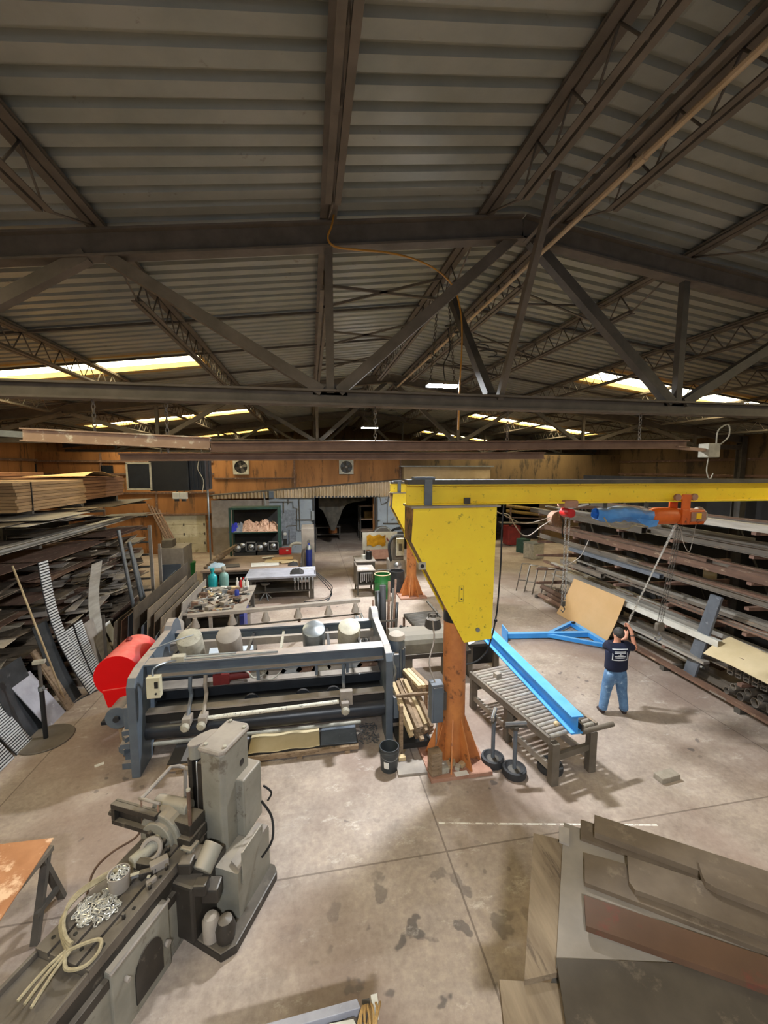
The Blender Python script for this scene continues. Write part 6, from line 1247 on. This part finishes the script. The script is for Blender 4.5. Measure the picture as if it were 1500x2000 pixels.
# ================================================================== TRESTLE SHEET
t=thing('trestle','dark steel trestle under the rust sheet at left edge','trestle',(-3.2,4.4,0))
a,b,c=PZ(100,1637,.84),PZ(-330,1690,.84),PZ(-120,1905,.84); d=a+(c-b)
one('rust_sheet',MB().prism([PZ(105,1636,.86),PZ(-160,1668,.86),PZ(-160,1890,.86),PZ(0,1797,.86)],(0,0,-.012)),m_rustsheet,'orange-brown rusty sheet lying on the trestle at left edge','sheet')
for px,py,qx,qy in((92,1660,68,1845),(80,1675,122,1752),(-60,1750,-90,1950)):
    p0=PZ(px,py,.8); q0=PZ(qx,qy,0); MB().bar(p0,q0,.07,.05).build('leg',m_trussd,t)
MB().bar(PZ(100,1655,.815),PZ(-20,1800,.815),.06,.05).bar(PZ(92,1660,.815),PZ(-120,1690,.815),.06,.05).build('top_rail',m_truss,t); MB().bar(PZ(70,1790,.3),PZ(112,1735,.3),.04,.05).build('brace',m_trussd,t)
# ================================================================== PLATE STACK AT LOWER RIGHT
def plate(name,pts,z,th,m,label,cat='plate',mm=None): 
    return one(name,MB().prism([PZ(x,y,z) for x,y in pts],(0,0,-th)),m,label,cat,'plates stacked at lower right' if cat=='plate' else None)
zb=1.5
plate('wood_plank',[(1042,1627),(1101,1641),(1098,1897),(1024,1914)],zb,.04,m_oldplank,'weathered grain-marked wooden plank at left edge of the plate stack','plank')
plate('wood_block',[(975,1913),(1098,1921),(1115,2010),(985,2005)],zb-.045,.07,m_oldplank,'brown wooden block at lower left corner of the plate stack','block')
plate('steel_plate',[(1101,1606),(1740,1836),(1760,2010),(1086,1888)],zb+.02,.02,m_platep,'broad pale plate at the bottom of the stack','plate')
plate('steel_plate',[(1092,1613),(1112,1618),(1112,1650),(1092,1642)],zb+.045,.02,m_dust,'narrow plate end sticking out at far left of the stack')
plate('steel_plate',[(1134,1600),(1740,1795),(1740,1850),(1134,1636)],zb+.05,.028,m_plate,'thin plate under the top far bar')
plate('steel_plate',[(1161,1591),(1740,1780),(1740,1838),(1161,1625)],zb+.11,.055,m_plate,'topmost far bar with a dark front edge')
plate('steel_plate',[(1141,1665),(1228,1689),(1740,1905),(1740,1950),(1142,1723)],zb+.06,.035,m_plate,'middle plate with its left end showing')
plate('steel_plate',[(1225,1671),(1740,1845),(1740,1925),(1262,1745),(1240,1738),(1229,1722)],zb+.105,.04,m_plate,'plate with rounded corner lying on the middle plate')
plate('steel_plate',[(1364,1684),(1740,1810),(1740,1865),(1400,1735),(1378,1722),(1372,1710)],zb+.16,.05,m_plate,'small thick bar on top at the right of the stack')
plate('steel_plate',[(1141,1748),(1740,1950),(1740,2016),(1145,1808)],zb+.10,.045,m_plate2,'reddish brown bar along the front of the stack')
plate('steel_plate',[(1086,1871),(1345,1882),(1740,2000),(1740,2060),(1115,2060)],zb+.045,.02,m_plated,'dark plate at the very front of the stack')
t=thing('stack_rack','steel rack under the plates at lower right','rack',(2.2,2.4,0))
for x,y in((1.5,2.1),(2.6,3.1),(2.6,1.9),(3.9,2.3)): MB().bx(x-.04,x+.04,y-.04,y+.04,0,1.40).build('post',m_trussd,t)
MB().bar((1.5,2.1,1.42),(2.6,3.1,1.42),.08,.05).bar((2.6,1.9,1.42),(3.9,2.3,1.42),.08,.05).bar((1.5,2.1,1.42),(2.6,1.9,1.42),.08,.05).build('top_rail',m_trussd,t)
# ================================================================== STEEL CART END AT BOTTOM CENTRE
t=thing('steel_cart','scuffed white steel frame with ochre cable at the bottom edge','cart',(0,2.6,0)); zc=.8
a,b=PZ(712,1957,zc),PZ(440,2026,zc)
MB().prism([PZ(697,1950,zc),PZ(705,1968,zc),PZ(380,2060,zc),PZ(370,2040,zc)],(0,0,-.1)).build('front_rail',m_tableblu,t,.004)
MB().prism([PZ(724,1943,zc+.02),PZ(736,1940,zc+.02),PZ(740,1965,zc+.02),PZ(728,1968,zc+.02)],(0,0,-.12)).build('end_plate',m_white,t)
MB().prism([PZ(690,1985,zc-.04),PZ(715,2000,zc-.04),PZ(560,2060,zc-.04),PZ(540,2040,zc-.04)],(0,0,-.08)).build('inner_rail',m_trussd,t); MB().prism([PZ(640,2000,zc-.02),PZ(690,1990,zc-.02),PZ(700,2010,zc-.02),PZ(650,2030,zc-.02)],(0,0,-.02)).build('white_strip',m_white,t)
for px,py in((715,1960),(560,2010)): q=PZ(px,py,zc-.1); MB().bx(q.x-.03,q.x+.03,q.y-.03,q.y+.03,0,zc-.1).build('leg',m_trussd,t)
rp=MB(); q=PZ(716,1962,zc)
for k in range(7):
    ang=[.1*math.sin(k*2.1),0]; pts=[]
    for i in range(17):
        s=2*PI*i/16; pts.append(q+Vector((-.06+.022*k+.02*math.cos(s)+.015*math.sin(s*2+k),-.09+.10*math.cos(s),-.07+.13*math.sin(s)))) 
    rp.path(pts,.009,6)
one('cable_coil',rp,m_ropey,'ochre cable coil hung over the white steel frame','cable')
# small things on the floor
one('paper_scrap',MB().box(PZ(194,1494)+Vector((0,0,.004)),(.13,.07,.004),.5),m_paper,'small white paper scrap on floor left of the roll machine','paper')
one('floor_hose',MB().path(smooth([PZ(60,1412)+Vector((0,0,.015)),PZ(110,1402)+Vector((0,0,.015)),PZ(150,1370)+Vector((0,0,.015)),PZ(200,1345)+Vector((0,0,.015)),PZ(235,1338)+Vector((0,0,.015))]),.012,6),m_rubber,'thin dark cable on the floor left of the red drum','cable')
# ================================================================== WORKER
def skin(name,vs,es,m,parent,lv=2):
    me=bpy.data.meshes.new(name); inv=wmat(parent).inverted(); me.from_pydata([tuple(inv@Vector(v[0])) for v in vs],es,[]); o=bpy.data.objects.new(name,me); COL.objects.link(o); o.parent=parent
    md=o.modifiers.new('Skin','SKIN'); md.use_smooth_shade=True; lay=me.skin_vertices[0] if me.skin_vertices else None
    if lay is None:
        bm=bmesh.new(); bm.from_mesh(me); bm.verts.layers.skin.verify(); bm.to_mesh(me); bm.free(); lay=me.skin_vertices[0]
    for i,v in enumerate(vs):
        r=v[1]; lay.data[i].radius=(r,r) if not isinstance(r,tuple) else r; lay.data[i].use_root=(i==0)
    sb=o.modifiers.new('Sub','SUBSURF'); sb.levels=lv; sb.render_levels=lv; me.materials.append(m); return o
C0=Vector((5.865,6.83,0)); fa=R(14); fx=Vector((math.cos(fa),-math.sin(fa),0)); fy=Vector((math.sin(fa),math.cos(fa),0))
def B(x,y,z): return C0+fx*x+fy*y+Vector((0,0,z))
wk=thing('person','person in navy T-shirt and blue jeans pulling the lifting chain with raised hands','person',tuple(C0))
LH,RH=hand+Vector((-.05,-.03,-.16)),hand+Vector((.0,-.03,-.02))
RS,RE=B(.20,.0,1.42),B(.40,.10,1.30); LS,LE=B(-.20,.0,1.42),B(-.06,.30,1.22)
RW=RH+Vector((.02,-.05,-.09)); LW=LH+Vector((-.03,-.05,-.08))
hc=B(.03,.03,1.63)
vs=[(B(0,0,.94),(.12,.09)),(B(0,0,1.12),(.11,.08)),(B(0,.01,1.32),(.12,.08)),(B(0,0,1.44),(.08,.07)),(B(0,.01,1.51),.058),(B(.01,.02,1.56),(.066,.075)),(hc,(.078,.095)),(B(.03,.03,1.72),(.062,.075)),
 (RS,.062),(RE,.05),(RW,.036),(RH,.034),(LS,.062),(LE,.05),(LW,.036),(LH,.034),
 (B(.10,0,.88),.075),(B(.15,.02,.50),.05),(B(.20,0,.09),.045),(B(.22,.12,.04),.038),(B(-.10,0,.88),.075),(B(-.15,.02,.50),.05),(B(-.20,0,.09),.045),(B(-.22,.11,.04),.038),
 (hc+fx*.05+fy*.11+Vector((0,0,-.01)),.016),(hc+fx*.084+Vector((0,0,-.01)),.018),(hc-fx*.084+Vector((0,0,-.01)),.018)]
es=[(0,1),(1,2),(2,3),(3,4),(4,5),(5,6),(6,7),(2,8),(8,9),(9,10),(10,11),(2,12),(12,13),(13,14),(14,15),(0,16),(16,17),(17,18),(18,19),(0,20),(20,21),(21,22),(22,23),(6,24),(6,25),(6,26)]
for hnd,wi,sd in((RH,11,1),(LH,15,-1)):
    for k in range(4):
        n0=len(vs); dz=.03-.02*k; b0=hnd+Vector((.0,.03,dz)); L=[.9,1.05,1,.8][k]
        vs+=[(b0+Vector((sd*-.0,.035*L,.004)),.0095),(b0+Vector((-.03*sd,.045*L,0)),.009),(b0+Vector((-.045*sd,.02,-.002)),.008)]
        es+=[(wi,n0),(n0,n0+1),(n0+1,n0+2)]
    n0=len(vs); vs+=[(hnd+Vector((-.03*sd,-.01,.03)),.011),(hnd+Vector((-.045*sd,.02,.05)),.009)]; es+=[(wi,n0),(n0,n0+1)]
skin('body',vs,es,m_skin,wk,2)
sv=[(B(0,0,.90),(.25,.18)),(B(0,0,.99),(.245,.178)),(B(0,-.005,1.14),(.24,.175)),(B(0,-.005,1.30),(.25,.17)),(B(0,0,1.42),(.19,.13)),(B(0,.005,1.475),(.085,.075)),(RS.lerp(B(.1,0,1.42),.2),.095),(RS.lerp(RE,.35),.085),(RS.lerp(RE,.78),.078),(LS.lerp(B(-.1,0,1.42),.2),.095),(LS.lerp(LE,.35),.085),(LS.lerp(LE,.75),.076)]
sh_=skin('shirt',sv,[(0,1),(1,2),(2,3),(3,4),(4,5),(4,6),(6,7),(7,8),(4,9),(9,10),(10,11)],m_shirt,wk,2)
jv=[(B(0,0,1.0),(.21,.155)),(B(0,0,.86),(.225,.175)),(B(.11,0,.74),(.125,.13)),(B(.15,.02,.48),.10),(B(.20,-.005,.16),.085),(B(.205,.0,.06),.09),(B(-.11,0,.74),(.125,.13)),(B(-.15,.02,.48),.10),(B(-.20,-.005,.16),.085),(B(-.205,.0,.06),.09)]
skin('jeans',jv,[(0,1),(1,2),(2,3),(3,4),(4,5),(1,6),(6,7),(7,8),(8,9)],m_jean,wk,2)
for s in(1,-1): skin('shoe',[(B(.205*s,-.05,.045),(.05,.045)),(B(.21*s,.05,.045),(.052,.042)),(B(.225*s,.17,.035),(.048,.034))],[(0,1),(1,2)],m_shoe,wk,2)
hm=MB(); hm.ball(hc+Vector((0,0,.03))-fy*.012,.1,12,(.93,1.08,1.12)); ho=hm.build('hair',m_hair,wk)
bm=bmesh.new(); bm.from_mesh(ho.data); inv=wmat(wk)
fd=(fy*.85+fx*.5).normalized()
kill=[v for v in bm.verts if ((inv@v.co)-hc).dot(fd)>.028 and (inv@v.co).z<hc.z+.075 or (inv@v.co).z<hc.z-.055]
bmesh.ops.delete(bm,geom=kill,context='VERTS'); bm.to_mesh(ho.data); bm.free()
# printed panel on the back of the shirt: frame and lines, shrink-wrapped onto the cloth
pm=MB(); c=B(-.005,-.30,1.29)
def q_(x0,x1,z0,z1,n=8):
    rows=[[c+fx*(x0+(x1-x0)*i/n)+Vector((0,0,z0+(z1-z0)*j/2)) for i in range(n+1)] for j in range(3)]
    o=len(pm.v); m_=3; nn=n+1; pm.add([p for r_ in rows for p in r_],[(j*nn+i,j*nn+i+1,(j+1)*nn+i+1,(j+1)*nn+i) for j in range(2) for i in range(n)],True)
w_,h_=.15,.115
for a in((-w_,w_,h_-.018,h_),(-w_,w_,-h_,-h_+.018),(-w_,-w_+.014,-h_,h_),(w_-.014,w_,-h_,h_),(-.105,.105,.048,.070),(-.11,.11,.024,.042),(-.012,.012,.0,.018),(-.05,.05,-.016,-.004),(-.11,.11,-.04,-.022),(-.10,.10,-.068,-.052)): q_(*a)
from mathutils.bvhtree import BVHTree
dg=bpy.context.evaluated_depsgraph_get(); bv=BVHTree.FromObject(sh_,dg); iv=wmat(wk)
for i,p in enumerate(pm.v):
    l,nn,ix,ds=bv.ray_cast(iv.inverted()@p,fy)
    if l is not None: pm.v[i]=iv@l-fy*.006
po=pm.build('back_print',m_print,sh_)
MB().torus(RE.lerp(RW,.75),.042,.008,frame(RW-RE) and Matrix((frame(RW-RE)[0],frame(RW-RE)[1],frame(RW-RE)[2])).transposed(),14,6).build('wrist_band',m_black,wk)
# ================================================================== CAMERA, WORLD
cam=bpy.data.cameras.new('camera'); co=bpy.data.objects.new('camera',cam); COL.objects.link(co)
cam.sensor_fit='VERTICAL'; cam.sensor_height=36; cam.sensor_width=27; cam.lens=36*F/2000; cam.clip_start=.05; cam.clip_end=200
Mx=Matrix((Rv,Uv,-Fv)).transposed().to_4x4(); Mx.translation=Vector((0,0,H)); co.matrix_world=Mx; sc.camera=co
w=bpy.data.worlds.new('sky'); sc.world=w; w.use_nodes=True; nt=w.node_tree; bg=nt.nodes['Background']
sk=nt.nodes.new('ShaderNodeTexSky'); sk.sky_type='HOSEK_WILKIE'; sk.turbidity=6; sk.sun_direction=(.2,.3,.93); nt.links.new(sk.outputs[0],bg.inputs[0]); bg.inputs[1].default_value=1.3
sc.view_settings.view_transform='Standard'; sc.view_settings.look='None'; sc.view_settings.gamma=1; sc.view_settings.use_curve_mapping=False; sc.view_settings.exposure=EXPO
c=sc.cycles; c.max_bounces=6; c.diffuse_bounces=4; c.glossy_bounces=3; c.transmission_bounces=2; c.sample_clamp_indirect=6; c.caustics_reflective=False; c.caustics_refractive=False; c.use_denoising=True
